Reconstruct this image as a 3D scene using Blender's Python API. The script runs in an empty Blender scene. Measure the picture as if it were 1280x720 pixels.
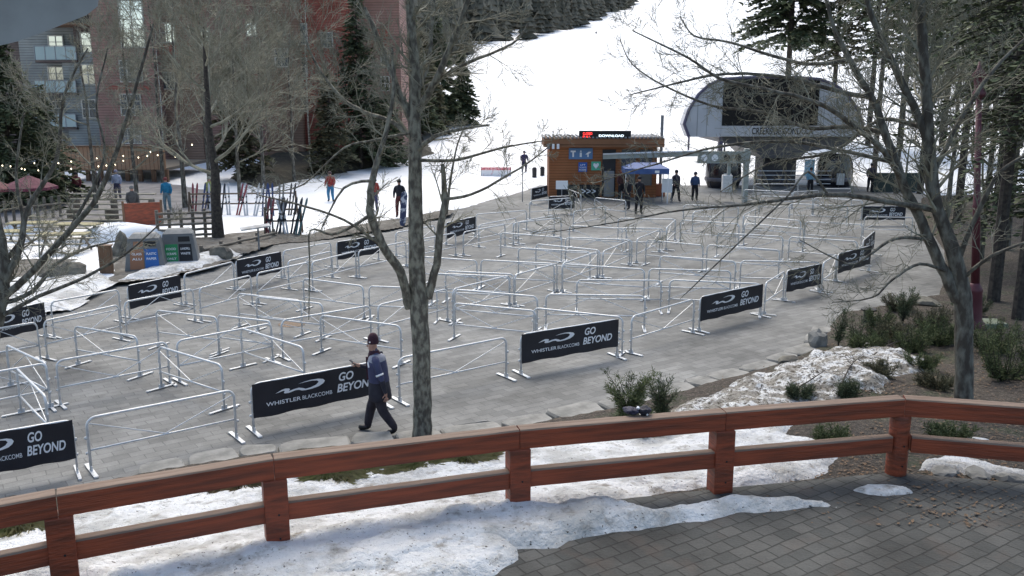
import bpy, math, random
import numpy as np
from mathutils import Vector, Matrix, noise as mnoise
R=math.radians
sc=bpy.context.scene
COL=sc.collection
F=1125.0; YH=122.0; H=5.9
TH=math.atan((360-YH)/F)
# ------------------------------------------------------------------ camera maths
def ray(px,py):
    u=(px-640)/F; v=(360-py)/F
    return np.array([u, math.cos(TH)+v*math.sin(TH), -math.sin(TH)+v*math.cos(TH)])
def P(px,py,z=0.0):
    d=ray(px,py); t=(z-H)/d[2]; return np.array([d[0]*t,d[1]*t,z])
def D(px,py,Y):
    d=ray(px,py); t=Y/d[1]; return np.array([d[0]*t,Y,H+d[2]*t])
# ------------------------------------------------------------------ materials
def nt(name):
    m=bpy.data.materials.new(name); m.use_nodes=True
    n=m.node_tree; b=n.nodes['Principled BSDF']; return m,n,b
def M(name,col,rough=.75,metal=0,col2=None,scale=6,detail=6,bump=0,bscale=None,contrast=(.35,.65),spec=.4,stretch=None,emit=None,obj=True,trans=0):
    m,n,b=nt(name); L=n.links; N=n.nodes
    b.inputs['Roughness'].default_value=rough; b.inputs['Metallic'].default_value=metal
    b.inputs['Specular IOR Level'].default_value=spec
    b.inputs['Base Color'].default_value=(*col,1)
    if trans: b.inputs['Transmission Weight'].default_value=trans
    tc=N.new('ShaderNodeTexCoord'); vec=tc.outputs['Object' if obj else 'Generated']
    if stretch:
        mp=N.new('ShaderNodeMapping'); mp.inputs['Scale'].default_value=stretch; L.new(vec,mp.inputs[0]); vec=mp.outputs[0]
    if col2:
        no=N.new('ShaderNodeTexNoise'); no.inputs['Scale'].default_value=scale; no.inputs['Detail'].default_value=detail; L.new(vec,no.inputs['Vector'])
        cr=N.new('ShaderNodeValToRGB'); cr.color_ramp.elements[0].position=contrast[0]; cr.color_ramp.elements[1].position=contrast[1]
        cr.color_ramp.elements[0].color=(*col,1); cr.color_ramp.elements[1].color=(*col2,1)
        L.new(no.outputs['Fac'],cr.inputs[0]); L.new(cr.outputs[0],b.inputs['Base Color'])
    if bump:
        nb=N.new('ShaderNodeTexNoise'); nb.inputs['Scale'].default_value=bscale or scale*3; nb.inputs['Detail'].default_value=8; L.new(vec,nb.inputs['Vector'])
        bp=N.new('ShaderNodeBump'); bp.inputs['Strength'].default_value=bump; bp.inputs['Distance'].default_value=.02
        L.new(nb.outputs['Fac'],bp.inputs['Height']); L.new(bp.outputs[0],b.inputs['Normal'])
    if emit:
        b.inputs['Emission Color'].default_value=(*emit[0],1); b.inputs['Emission Strength'].default_value=emit[1]
    return m
def Mpaver(name,c1,c2,mortar,bw,bh,rot,msize=.012,stain=(.6,1.0),bump=.4,coarse=.5,warm=None,fade=None):
    m,n,b=nt(name); L=n.links; N=n.nodes
    b.inputs['Roughness'].default_value=.8; b.inputs['Specular IOR Level'].default_value=.35
    tc=N.new('ShaderNodeTexCoord'); mp=N.new('ShaderNodeMapping'); mp.inputs['Rotation'].default_value=(0,0,rot); L.new(tc.outputs['Object'],mp.inputs[0])
    # wobble so the courses are not ruler straight
    wn=N.new('ShaderNodeTexNoise'); wn.inputs['Scale'].default_value=1.3; wn.inputs['Detail'].default_value=3; L.new(mp.outputs[0],wn.inputs['Vector'])
    ws=N.new('ShaderNodeVectorMath'); ws.operation='SCALE'; ws.inputs['Scale'].default_value=.09
    L.new(wn.outputs['Color'],ws.inputs[0])
    ad=N.new('ShaderNodeVectorMath'); ad.operation='ADD'; L.new(mp.outputs[0],ad.inputs[0]); L.new(ws.outputs[0],ad.inputs[1])
    br=N.new('ShaderNodeTexBrick'); br.inputs['Scale'].default_value=1; br.inputs['Brick Width'].default_value=bw; br.inputs['Row Height'].default_value=bh
    br.inputs['Mortar Size'].default_value=msize; br.inputs['Mortar Smooth'].default_value=.3; br.inputs['Bias'].default_value=0
    br.inputs['Color1'].default_value=(*c1,1); br.inputs['Color2'].default_value=(*c2,1); br.inputs['Mortar'].default_value=(*mortar,1)
    L.new(ad.outputs[0],br.inputs['Vector'])
    def noi(s,d=6,src=tc.outputs['Object']):
        x=N.new('ShaderNodeTexNoise'); x.inputs['Scale'].default_value=s; x.inputs['Detail'].default_value=d; L.new(src,x.inputs['Vector']); return x.outputs['Fac']
    def mr(src,a,bb,lo,hi):
        x=N.new('ShaderNodeMapRange'); x.inputs[1].default_value=a; x.inputs[2].default_value=bb; x.inputs[3].default_value=lo; x.inputs[4].default_value=hi; L.new(src,x.inputs[0]); return x.outputs[0]
    def mul(a,bb):
        x=N.new('ShaderNodeMix'); x.data_type='RGBA'; x.blend_type='MULTIPLY'; x.inputs[0].default_value=1; L.new(a,x.inputs[6]); L.new(bb,x.inputs[7]); return x.outputs[2]
    c=br.outputs['Color']
    c=mul(c,mr(noi(coarse),.35,.65,stain[0],stain[1]))
    c=mul(c,mr(noi(3.1,8),.3,.7,.86,1.1))
    c=mul(c,mr(noi(40,3),.3,.7,.88,1.1))
    c=mul(c,mr(noi(.55,9),.54,.62,1,.78)); c=mul(c,mr(noi(1.7,9),.60,.68,1,.82)); c=mul(c,mr(noi(9,4),.66,.70,1,.8))
    if warm:
        mx=N.new('ShaderNodeMix'); mx.data_type='RGBA'; L.new(mr(noi(2.2,4),.55,.68,0,.28),mx.inputs[0]); L.new(c,mx.inputs[6]); mx.inputs[7].default_value=(*warm,1); c=mx.outputs[2]
    L.new(c,b.inputs['Base Color'])
    sb=N.new('ShaderNodeMath'); sb.operation='SUBTRACT'; L.new(mr(noi(25),.3,.7,0,.35),sb.inputs[0]); L.new(br.outputs['Fac'],sb.inputs[1])
    bp=N.new('ShaderNodeBump'); bp.inputs['Strength'].default_value=bump; bp.inputs['Distance'].default_value=.012
    L.new(sb.outputs[0],bp.inputs['Height']); L.new(bp.outputs[0],b.inputs['Normal'])
    return m
def Mlayer(name,layers,rough=.9,bump=.6,bscale=8,bdist=.03,spec=.3,speck=None):
    """layers: [(colour, scale, lo, hi)] stacked by noise masks; speck adds dark grit"""
    m,n,b=nt(name); L=n.links; N=n.nodes
    b.inputs['Roughness'].default_value=rough; b.inputs['Specular IOR Level'].default_value=spec
    tc=N.new('ShaderNodeTexCoord'); prev=None
    for i,(c,s,lo,hi) in enumerate(layers):
        if prev is None:
            rgb=N.new('ShaderNodeRGB'); rgb.outputs[0].default_value=(*c,1); prev=rgb.outputs[0]; continue
        no=N.new('ShaderNodeTexNoise'); no.inputs['Scale'].default_value=s; no.inputs['Detail'].default_value=9; no.inputs['Roughness'].default_value=.62
        mp=N.new('ShaderNodeMapping'); mp.inputs['Location'].default_value=(i*7.3,i*3.1,i); L.new(tc.outputs['Object'],mp.inputs[0]); L.new(mp.outputs[0],no.inputs['Vector'])
        mr=N.new('ShaderNodeMapRange'); mr.inputs[1].default_value=lo; mr.inputs[2].default_value=hi; L.new(no.outputs['Fac'],mr.inputs[0])
        mx=N.new('ShaderNodeMix'); mx.data_type='RGBA'; L.new(mr.outputs[0],mx.inputs[0]); L.new(prev,mx.inputs[6]); mx.inputs[7].default_value=(*c,1); prev=mx.outputs[2]
    if speck:
        vo=N.new('ShaderNodeTexVoronoi'); vo.inputs['Scale'].default_value=speck[1]; L.new(tc.outputs['Object'],vo.inputs['Vector'])
        mr=N.new('ShaderNodeMapRange'); mr.inputs[1].default_value=speck[2]; mr.inputs[2].default_value=speck[2]+.04; mr.inputs[3].default_value=1; mr.inputs[4].default_value=0; L.new(vo.outputs['Distance'],mr.inputs[0])
        mx=N.new('ShaderNodeMix'); mx.data_type='RGBA'; L.new(mr.outputs[0],mx.inputs[0]); L.new(prev,mx.inputs[6]); mx.inputs[7].default_value=(*speck[0],1); prev=mx.outputs[2]
    L.new(prev,b.inputs['Base Color'])
    nb=N.new('ShaderNodeTexNoise'); nb.inputs['Scale'].default_value=bscale; nb.inputs['Detail'].default_value=10; nb.inputs['Roughness'].default_value=.65; L.new(tc.outputs['Object'],nb.inputs['Vector'])
    bp=N.new('ShaderNodeBump'); bp.inputs['Strength'].default_value=bump; bp.inputs['Distance'].default_value=bdist
    L.new(nb.outputs['Fac'],bp.inputs['Height']); L.new(bp.outputs[0],b.inputs['Normal'])
    return m
def Mwood(name,c1,c2,axis='X',rough=.6,scale=3,bump=.3):
    s={'X':(.35,6,6),'Y':(6,.35,6),'Z':(6,6,.35)}[axis]
    return M(name,c1,rough,0,c2,scale,8,bump,scale*2,(.3,.7),.35,stretch=s)
def Msiding(name,c1,c2,pitch=.2,vertical=False,bump=1.0):
    m=M(name,c1,.8,0,c2,.7,6); n=m.node_tree; L=n.links; N=n.nodes; b=N['Principled BSDF']
    tc=N.new('ShaderNodeTexCoord'); sp=N.new('ShaderNodeSeparateXYZ'); L.new(tc.outputs['Object'],sp.inputs[0])
    d=N.new('ShaderNodeMath'); d.operation='DIVIDE'; d.inputs[1].default_value=pitch; L.new(sp.outputs['X' if vertical else 'Z'],d.inputs[0])
    f=N.new('ShaderNodeMath'); f.operation='FRACT'; L.new(d.outputs[0],f.inputs[0])
    bp=N.new('ShaderNodeBump'); bp.inputs['Strength'].default_value=bump; bp.inputs['Distance'].default_value=.05
    L.new(f.outputs[0],bp.inputs['Height']); L.new(bp.outputs[0],b.inputs['Normal'])
    # dark joint line between boards
    lt=N.new('ShaderNodeMath'); lt.operation='LESS_THAN'; lt.inputs[1].default_value=.12; L.new(f.outputs[0],lt.inputs[0])
    mx=N.new('ShaderNodeMix'); mx.data_type='RGBA'; L.new(lt.outputs[0],mx.inputs[0])
    src=b.inputs['Base Color'].links[0].from_socket; L.new(src,mx.inputs[6]); mx.inputs[7].default_value=(c1[0]*.35,c1[1]*.35,c1[2]*.35,1); L.new(mx.outputs[2],b.inputs['Base Color'])
    return m
# ------------------------------------------------------------------ mesh builder
class MB:
    def __init__(s): s.v=[]; s.f=[]; s.m=[]; s.mi=0
    def add(s,vs,fs):
        o=len(s.v); s.v.extend([tuple(float(a) for a in v) for v in vs]); s.f.extend([tuple(o+i for i in f) for f in fs]); s.m.extend([s.mi]*len(fs)); return s
    def box(s,x0,x1,y0,y1,z0,z1,mat=None):
        vs=[(x,y,z) for z in (z0,z1) for y in (y0,y1) for x in (x0,x1)]
        if mat is not None: vs=[mat@Vector(v) for v in vs]
        return s.add(vs,[(0,2,3,1),(4,5,7,6),(0,1,5,4),(2,6,7,3),(0,4,6,2),(1,3,7,5)])
    def beam(s,a,b,w,h,up=(0,0,1),w2=None,h2=None):
        a=Vector(a); b=Vector(b); d=(b-a).normalized(); u=Vector(up); sd=d.cross(u)
        if sd.length<1e-4: sd=d.cross(Vector((1,0,0)))
        sd.normalize(); u=sd.cross(d).normalized(); w2=w2 or w; h2=h2 or h
        vs=[]
        for p,ww,hh in((a,w,h),(b,w2,h2)):
            for i,j in((-1,-1),(1,-1),(1,1),(-1,1)): vs.append(p+sd*(i*ww/2)+u*(j*hh/2))
        return s.add(vs,[(0,1,2,3),(7,6,5,4),(0,4,5,1),(1,5,6,2),(2,6,7,3),(3,7,4,0)])
    def tube(s,pts,rad,k=6,cap=True):
        pts=[Vector(p) for p in pts]; n=len(pts)
        if not hasattr(rad,'__len__'): rad=[rad]*n
        vs=[]; ref=None
        for i,p in enumerate(pts):
            t=(pts[min(i+1,n-1)]-pts[max(i-1,0)])
            if t.length<1e-9: t=Vector((0,0,1))
            t.normalize()
            if ref is None: ref=Vector((0,0,1)) if abs(t.z)<.8 else Vector((1,0,0))
            a=t.cross(ref)
            if a.length<1e-5: a=t.orthogonal()
            a.normalize(); b=t.cross(a); ref=-b if False else a.cross(t)
            for j in range(k):
                q=2*math.pi*j/k; vs.append(p+(a*math.cos(q)+b*math.sin(q))*rad[i])
        fs=[]
        for i in range(n-1):
            for j in range(k):
                fs.append((i*k+j,i*k+(j+1)%k,(i+1)*k+(j+1)%k,(i+1)*k+j))
        if cap and k>3: fs.append(tuple(range(k))[::-1]); fs.append(tuple((n-1)*k+j for j in range(k)))
        return s.add(vs,fs)
    def lathe(s,prof,c=(0,0,0),k=16,sx=1,sy=1):
        vs=[];fs=[]
        for r,z in prof:
            for j in range(k):
                q=2*math.pi*j/k; vs.append((c[0]+r*sx*math.cos(q),c[1]+r*sy*math.sin(q),c[2]+z))
        for i in range(len(prof)-1):
            for j in range(k): fs.append((i*k+j,i*k+(j+1)%k,(i+1)*k+(j+1)%k,(i+1)*k+j))
        fs.append(tuple(range(k))[::-1]); fs.append(tuple((len(prof)-1)*k+j for j in range(k)))
        return s.add(vs,fs)
    def prism(s,poly,y0,y1):     # polygon in XZ, extruded along Y
        n=len(poly); vs=[(x,y0,z) for x,z in poly]+[(x,y1,z) for x,z in poly]
        return s.add(vs,[tuple(range(n)),tuple(range(n,2*n))[::-1]]+[(i,i+n,(i+1)%n+n,(i+1)%n) for i in range(n)])
    def build(s,name,mats,parent=None,smooth=False,loc=None,rz=0):
        me=bpy.data.meshes.new(name); me.from_pydata(s.v,[],s.f)
        for m in (mats if isinstance(mats,(list,tuple)) else [mats]): me.materials.append(m)
        if any(s.m): me.polygons.foreach_set('material_index',s.m)
        if smooth: me.polygons.foreach_set('use_smooth',[True]*len(me.polygons))
        me.update()
        o=bpy.data.objects.new(name,me); COL.objects.link(o)
        if parent is not None: o.parent=parent
        if loc is not None: o.location=loc
        if rz: o.rotation_euler[2]=rz
        return o
def fixn(o):
    import bmesh
    b=bmesh.new(); b.from_mesh(o.data); bmesh.ops.recalc_face_normals(b,faces=b.faces); b.to_mesh(o.data); b.free(); return o
def bevel(o,w=.01,seg=2):
    m=o.modifiers.new('bevel','BEVEL'); m.width=w; m.segments=seg; m.limit_method='ANGLE'; return o
def tag(o,label=None,cat=None,group=None,kind=None):
    if label: o['label']=label
    if cat: o['category']=cat
    if group: o['group']=group
    if kind: o['kind']=kind
    return o
def empty(name,loc=(0,0,0),rz=0):
    o=bpy.data.objects.new(name,None); COL.objects.link(o); o.location=[float(a) for a in loc]; o.rotation_euler[2]=rz; o.empty_display_size=.2; return o
def thing(name,label,cat,loc=(0,0,0),rz=0,group=None): return tag(empty(name,loc,rz),label,cat,group)
def copy_tree(o,parent=None):
    c=o.copy(); COL.objects.link(c)
    if parent is not None: c.parent=parent
    for ch in list(o.children): copy_tree(ch,c)
    return c
def text_mesh(s,x0,x1,z0,z1,y,name,mat,parent,shear=0,bold=.012,ext=.002,rot=0):
    cu=bpy.data.curves.new('t','FONT'); cu.body=s; cu.size=1; cu.shear=shear; cu.offset=bold; cu.extrude=0; cu.align_x='LEFT'
    t=bpy.data.objects.new('t',cu); COL.objects.link(t)
    dg=bpy.context.evaluated_depsgraph_get(); me=bpy.data.meshes.new_from_object(t.evaluated_get(dg)); bpy.data.objects.remove(t); bpy.data.curves.remove(cu)
    co=np.array([v.co[:] for v in me.vertices]); mn=co.min(0); mx=co.max(0)
    for v in me.vertices:
        a=(v.co.x-mn[0])/(mx[0]-mn[0]); b=(v.co.y-mn[1])/(mx[1]-mn[1])
        v.co=(x0+a*(x1-x0),y,z0+b*(z1-z0))
    me.materials.clear(); me.materials.append(mat); me.name=name
    o=bpy.data.objects.new(name,me); COL.objects.link(o)
    if parent is not None: o.parent=parent
    return o
ORD=['zeroth','first','second','third','fourth','fifth','sixth','seventh','eighth','ninth','tenth','eleventh','twelfth','thirteenth','fourteenth','fifteenth','sixteenth','seventeenth','eighteenth','nineteenth','twentieth']+['twenty-'+a for a in ['first','second','third','fourth','fifth','sixth','seventh','eighth','ninth']]+['thirtieth']+['thirty-'+a for a in ['first','second','third','fourth','fifth','sixth','seventh','eighth','ninth']]
# ------------------------------------------------------------------ camera, world, sun
cd=bpy.data.cameras.new('camera'); cam=bpy.data.objects.new('camera',cd); COL.objects.link(cam)
cd.lens=36*F/1280; cd.sensor_width=36; cam.location=(0,0,H); cam.rotation_euler=(math.pi/2-TH,0,0); cd.clip_end=5000; cd.clip_start=.05
sc.camera=cam
w=bpy.data.worlds.new('World'); sc.world=w; w.use_nodes=True; wn=w.node_tree
sky=wn.nodes.new('ShaderNodeTexSky'); sky.sky_type='NISHITA'; sky.sun_disc=False
SUN_EL=R(56); SUN_AZ=R(-12)   # azimuth clockwise from +Y: the sun is beyond the slope, a little to the right
sky.sun_elevation=SUN_EL; sky.sun_rotation=SUN_AZ; sky.air_density=1.0; sky.dust_density=3.0; sky.ozone_density=1
bg=wn.nodes['Background']; bg.inputs[1].default_value=.15; wn.links.new(sky.outputs[0],bg.inputs[0])
sd=bpy.data.lights.new('sun','SUN'); sd.energy=1.15; sd.angle=R(48); sd.color=(1,.96,.9); so=bpy.data.objects.new('sun',sd); COL.objects.link(so)
dv=Vector((math.sin(SUN_AZ)*math.cos(SUN_EL),math.cos(SUN_AZ)*math.cos(SUN_EL),math.sin(SUN_EL)))
so.rotation_euler=dv.to_track_quat('Z','Y').to_euler(); so.location=(0,0,60)
sc.view_settings.view_transform='Standard'; sc.view_settings.look='None'; sc.view_settings.gamma=1; sc.view_settings.exposure=.88
sc.view_settings.use_white_balance=True; sc.view_settings.white_balance_temperature=6750; sc.view_settings.white_balance_tint=6
sc.render.engine='CYCLES'; sc.cycles.max_bounces=5; sc.cycles.transparent_max_bounces=4
# ------------------------------------------------------------------ palette
snow_clean=Mlayer('snow_clean',[((.84,.85,.87),1,0,1),((.66,.66,.66),.35,.52,.72),((.45,.43,.40),1.7,.66,.76)],rough=.7,bump=.3,bscale=.8,bdist=.2)
snow_dirty=Mlayer('snow_dirty',[((.72,.73,.74),1,0,1),((.47,.47,.46),1.3,.46,.60),((.28,.26,.23),4,.54,.70),((.07,.06,.05),22,.62,.66)],rough=.75,bump=1,bscale=9,bdist=.09,speck=None)
snow_grit=Mlayer('snow_gritty',[((.62,.63,.64),1,0,1),((.25,.235,.21),3.2,.44,.54),((.08,.07,.055),13,.5,.6)],rough=.85,bump=1,bscale=14,bdist=.06,speck=((.04,.035,.03),22,.2))
mulch=Mlayer('bark_mulch',[((.055,.046,.038),1,0,1),((.045,.055,.03),1.2,.52,.64),((.13,.105,.085),18,.5,.62),((.025,.02,.018),7,.5,.7),((.22,.20,.17),40,.6,.68)],bump=1,bscale=30,bdist=.05)
soil=Mlayer('trodden_soil',[((.13,.12,.105),1,0,1),((.22,.21,.19),2,.5,.65),((.06,.05,.045),4,.52,.7)],bump=.8,bscale=12)
steel=M('galvanised_steel',(.54,.55,.56),.4,.25,(.68,.69,.70),9,4,spec=.6)
steel_d=M('grey_steel',(.22,.23,.25),.5,.4)
banner_m=M('banner_vinyl',(.009,.009,.015),.6,0,(.016,.016,.024),2,4,.15,4,spec=.5)
white_ink=M('white_print',(.78,.79,.82),.5)
stain=M('stained_timber',(.29,.06,.025),.55,0,(.12,.032,.016),4,8,.5,8,(.36,.66),.45,stretch=(1,1,5))
stainX=M('stained_timber_rail',(.31,.066,.027),.55,0,(.13,.034,.017),2.2,10,.5,8,(.36,.68),.45,stretch=(.5,7,7))
grey_cap=M('grey_timber_top',(.24,.18,.14),.8,0,(.15,.10,.075),2.5,8,.4,8,(.3,.7),.3,stretch=(.5,7,7))  # paler, greyer colour given only to the rail tops
bark=M('tree_bark',(.075,.066,.056),.95,0,(.20,.195,.165),9,8,1,22,(.42,.66),.2,stretch=(1,1,.45))
bark_l=M('mossy_bark',(.10,.09,.075),.95,0,(.26,.25,.20),14,8,1,30,(.42,.62),.2,stretch=(1,1,.5))
twig=M('bare_twigs',(.15,.142,.105),.95,0,(.29,.275,.21),3,3,0)
bark_d=M('dark_bark',(.032,.026,.024),.95,0,(.07,.06,.05),9,6,.8,20)
birch=M('pale_bark',(.45,.43,.38),.8,0,(.16,.14,.12),6,6,.5,12,(.5,.6),stretch=(1,1,3))
needle=M('conifer_needles',(.045,.064,.033),.8,0,(.13,.15,.085),1.4,5,0,spec=.25)
needle_y=M('shrub_needles',(.05,.068,.028),.8,0,(.14,.165,.075),2.5,5,0,spec=.25)
needle_b=M('brown_twiggy_foliage',(.07,.066,.04),.9,0,(.15,.145,.09),2.5,5,0,spec=.2)
grass_m=M('winter_grass',(.14,.16,.055),.9,0,(.28,.25,.13),5,4,0,spec=.2)
stone=M('kerb_stone',(.15,.15,.14),.85,0,(.27,.265,.25),3,8,.8,12)
stone_d=M('dark_boulder',(.075,.07,.062),.9,0,(.18,.17,.14),3,8,.9,9)
black_m=M('black_plastic',(.012,.012,.015),.5)
skin_m=M('skin',(.42,.24,.18),.55)
# ------------------------------------------------------------------ fields
def PX(l,z=0): return [tuple(P(a,b,z)[:2]) for a,b in l]
def sdist(poly,X,Y):
    X=np.asarray(X,float);Y=np.asarray(Y,float); d=np.full(X.shape,1e9); ins=np.zeros(X.shape,bool); n=len(poly)
    for i in range(n):
        x1,y1=poly[i];x2,y2=poly[(i+1)%n]
        dx,dy=x2-x1,y2-y1; t=np.clip(((X-x1)*dx+(Y-y1)*dy)/(dx*dx+dy*dy+1e-12),0,1)
        d=np.minimum(d,np.hypot(X-x1-t*dx,Y-y1-t*dy))
        c=((y1>Y)!=(y2>Y)); 
        with np.errstate(divide='ignore',invalid='ignore'):
            xi=(x2-x1)*(Y-y1)/(y2-y1+1e-15)+x1
        ins^=(c&(X<xi))
    return np.where(ins,d,-d)
def pdist(line,X,Y):
    d=np.full(np.shape(X),1e9)
    for i in range(len(line)-1):
        x1,y1=line[i];x2,y2=line[i+1]; dx,dy=x2-x1,y2-y1
        t=np.clip(((X-x1)*dx+(Y-y1)*dy)/(dx*dx+dy*dy+1e-12),0,1); d=np.minimum(d,np.hypot(X-x1-t*dx,Y-y1-t*dy))
    return d
_rs=np.random.RandomState(3)
_tab=_rs.rand(256,256)
def vn(X,Y,s,ox=0):
    x=np.asarray(X)*s+ox+1000; y=np.asarray(Y)*s+ox*1.7+1000; xi=np.floor(x).astype(int); yi=np.floor(y).astype(int); fx=x-xi; fy=y-yi
    fx=fx*fx*(3-2*fx); fy=fy*fy*(3-2*fy); g=lambda a,b:_tab[a%256,b%256]
    return (g(xi,yi)*(1-fx)+g(xi+1,yi)*fx)*(1-fy)+(g(xi,yi+1)*(1-fx)+g(xi+1,yi+1)*fx)*fy
def fbm(X,Y,s,o=5,ox=0):
    r=0;a=.5
    for i in range(o): r=r+a*vn(X,Y,s*2**i,ox+i*9); a*=.5
    return r
def sst(t): t=np.clip(t,0,1); return t*t*(3-2*t)
DECK=1.0
RAILPX=[(-150,660),(70,618.5),(342,574),(650,537.5),(908,515.5),(1132,498.5),(1420,519),(1560,530)]
RAIL=[tuple(P(a,b,DECK+1.07)[:2]) for a,b in RAILPX]
KERBPX=[(-250,660),(-50,625),(150,592),(300,566),(420,553),(520,545),(640,530),(760,506),(840,488),(900,471),(960,455),(1015,432),(1032,405)]
KERB=[tuple(P(a,b,.12)[:2]) for a,b in KERBPX]
RG=[tuple(P(a,b,.1)[:2]) for a,b in [(1045,390),(1110,380),(1170,366),(1180,340),(1178,310),(1160,284),(1150,262),(1150,246)]]
GPOLY=KERB+RG+[(40,58),(60,40),(40,6),(RAIL[-1][0],RAIL[-1][1]-1)]+[(x,y-.1) for x,y in RAIL[::-1]]
MND=P(1050,475,.5)
def gz(X,Y):
    dk=pdist(KERB+RG,X,Y); dr=pdist(RAIL+[(RAIL[-1][0]+25,RAIL[-1][1]-1)],X,Y)
    t=dk/(dk+dr+1e-6); z=.12+.8*np.minimum(t,np.clip(dk*.22,0,1))+ (fbm(X,Y,1.2)-.5)*.12
    m=np.exp(-((X-MND[0])**2/2.2+(Y-MND[1])**2/1.6)); z=z+.28*m
    return z
def field(name,poly,hf,res,mat,edge=.3,low=-.06,kind='structure',jitter=0,label=None,bbox=None):
    xs=[p[0] for p in poly]; ys=[p[1] for p in poly]
    x0,x1,y0,y1=bbox or (min(xs)-res*2,max(xs)+res*2,min(ys)-res*2,max(ys)+res*2)
    nx=int((x1-x0)/res)+1; ny=int((y1-y0)/res)+1
    gx,gy=np.meshgrid(np.linspace(x0,x1,nx),np.linspace(y0,y1,ny))
    d=sdist(poly,gx,gy)
    if jitter: d=d+(fbm(gx,gy,jitter[0],5,11)-.5)*jitter[1]
    z=hf(gx,gy,d,edge,low)
    keep=d>-res*1.6
    idx=-np.ones(keep.shape,int); idx[keep]=np.arange(keep.sum())
    vs=np.stack([gx[keep],gy[keep],z[keep]],1)
    q=keep[:-1,:-1]&keep[1:,:-1]&keep[:-1,1:]&keep[1:,1:]
    fs=np.stack([idx[:-1,:-1][q],idx[:-1,1:][q],idx[1:,1:][q],idx[1:,:-1][q]],1)
    me=bpy.data.meshes.new(name); me.from_pydata(vs.tolist(),[],fs.tolist()); me.materials.append(mat)
    me.polygons.foreach_set('use_smooth',[True]*len(me.polygons)); me.update()
    o=bpy.data.objects.new(name,me); COL.objects.link(o); tag(o,kind=kind,label=label)
    return o
# base ground reaching the horizon: snow rising to the mountain beyond the plaza
def prof(Y):
    return np.interp(Y,[0,56,70,110,150,250,350,500,800,1000,1600,2400],[-.5,-.25,.15,2.4,6,17,29,47,88,125,230,320])
def hillz(X,Y):
    z=prof(Y)+ (fbm(X,Y,.03,3)-.5)*np.clip((Y-60)*.05,0,8)
    z=z+np.clip(-X-30,0,400)*.12*np.clip((Y-90)/80,0,1)
    return z
mb=MB(); rows=np.concatenate([np.linspace(2,60,20),np.linspace(64,160,40),np.linspace(170,600,50),np.linspace(630,2400,30)])
cols=np.linspace(-1.1,1.1,90); vs=[]
for Yr in rows:
    X=cols*(Yr+60); Z=hillz(X,np.full_like(X,Yr)); vs+=list(zip(X,[Yr]*len(X),Z))
nc=len(cols); fs=[(i*nc+j,i*nc+j+1,(i+1)*nc+j+1,(i+1)*nc+j) for i in range(len(rows)-1) for j in range(nc-1)]
mb.add(vs,fs); o=mb.build('ski_slope',snow_clean,smooth=True); tag(o,kind='structure')
# plaza
a0=P(104,595);a1=P(785,447); ANG=math.atan2(a1[1]-a0[1],a1[0]-a0[0])
plaza_m=Mpaver('plaza_pavers',(.160,.162,.158),(.225,.226,.220),(.132,.133,.130),.42,.21,-ANG,.010,(.70,1.12),.3,.3)
mb=MB(); mb.add([(-45,7,0),(26,7,0),(26,62,0),(-45,62,0)],[(0,1,2,3)]); tag(mb.build('plaza_paving',plaza_m),kind='structure')
deck_m=Mpaver('terrace_pavers',(.052,.055,.053),(.088,.088,.083),(.034,.034,.032),.25,.20,R(-33),.011,(.62,1.12),.7,.7,warm=(.098,.072,.058))
# near terrace
TP=[(-30,2)]+[(x,y+.12) for x,y in RAIL]+[(40,RAIL[-1][1]-1),(40,2)]
mb=MB(); n=len(TP); mb.add([(x,y,DECK) for x,y in TP]+[(x,y,.2) for x,y in TP],[tuple(range(n))[::-1]]+[(i,(i+1)%n,(i+1)%n+n,i+n) for i in range(n)])
o=mb.build('terrace_paving',deck_m); fixn(o); tag(o,kind='structure')
# planting bed between terrace and plaza, running back along the right side
def hf_g(X,Y,d,e,l): return l+(gz(X,Y)-l)*sst(d/e)
o=field('planting_bed',GPOLY,hf_g,.16,mulch,edge=.22)
def top(x,y):
    X=np.array([x]);Y=np.array([y])
    if sdist(TP,X,Y)[0]>0: return DECK
    if sdist(GPOLY,X,Y)[0]>0: return float(gz(X,Y)[0])
    return 0.0
def topA(X,Y):
    z=np.where(sdist(GPOLY,X,Y)>0,gz(X,Y),0.0); return np.where(sdist(TP,X,Y)>-.05,DECK,z)
def T(px,py):
    z=.5
    for _ in range(14):
        p=P(px,py,z); z=.5*z+.5*top(p[0],p[1])
    p=P(px,py,z); return np.array([p[0],p[1],top(p[0],p[1])])
def TX(l): return [tuple(T(a,b)[:2]) for a,b in l]
def snowf(name,px,thick,mat=snow_dirty,edge=.35,res=.05,jit=(1.6,.3),label=None,hfix=None,poly=None,rough=.5):
    poly=poly or TX(px)
    def hf(X,Y,d,e,l):
        th=thick*(.5+.95*fbm(X,Y,.9,4,3))+ (fbm(X,Y,3.2,5,5)-.5)*thick*rough*1.8+ (np.abs(fbm(X,Y,6,3,8)-.45)-.1)*.5*min(thick,.14)
        return topA(X,Y)-.05+(th+.05)*sst(d/e)**.7
    return field(name,poly,hf,res,mat,edge=edge,jitter=jit)
snowf('snow',[(60,730),(-60,760),(-60,650),(20,652),(95,640),(230,618),(335,602),(360,598),(640,560),(760,540),(800,541),(870,528),(1000,512),(1015,520),(985,545),(1062,560),(1045,588),(1022,601),(960,612),(925,617),(888,611),(840,619),(795,629),(737,633),(690,640),(655,640),(651,700),(590,740),(300,790)],.13,edge=.3)
snowf('snow',[(500,735),(517,720),(542,711),(592,698),(640,689),(700,688),(715,678),(765,667),(834,663),(890,653),(926,645),(960,643),(1002,641),(1052,635),(1030,625),(985,621),(904,622),(857,627),(807,638),(737,634),(690,643),(640,640),(560,652),(420,690),(360,740)],.17,edge=.28,jit=(2.2,.2))
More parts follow.
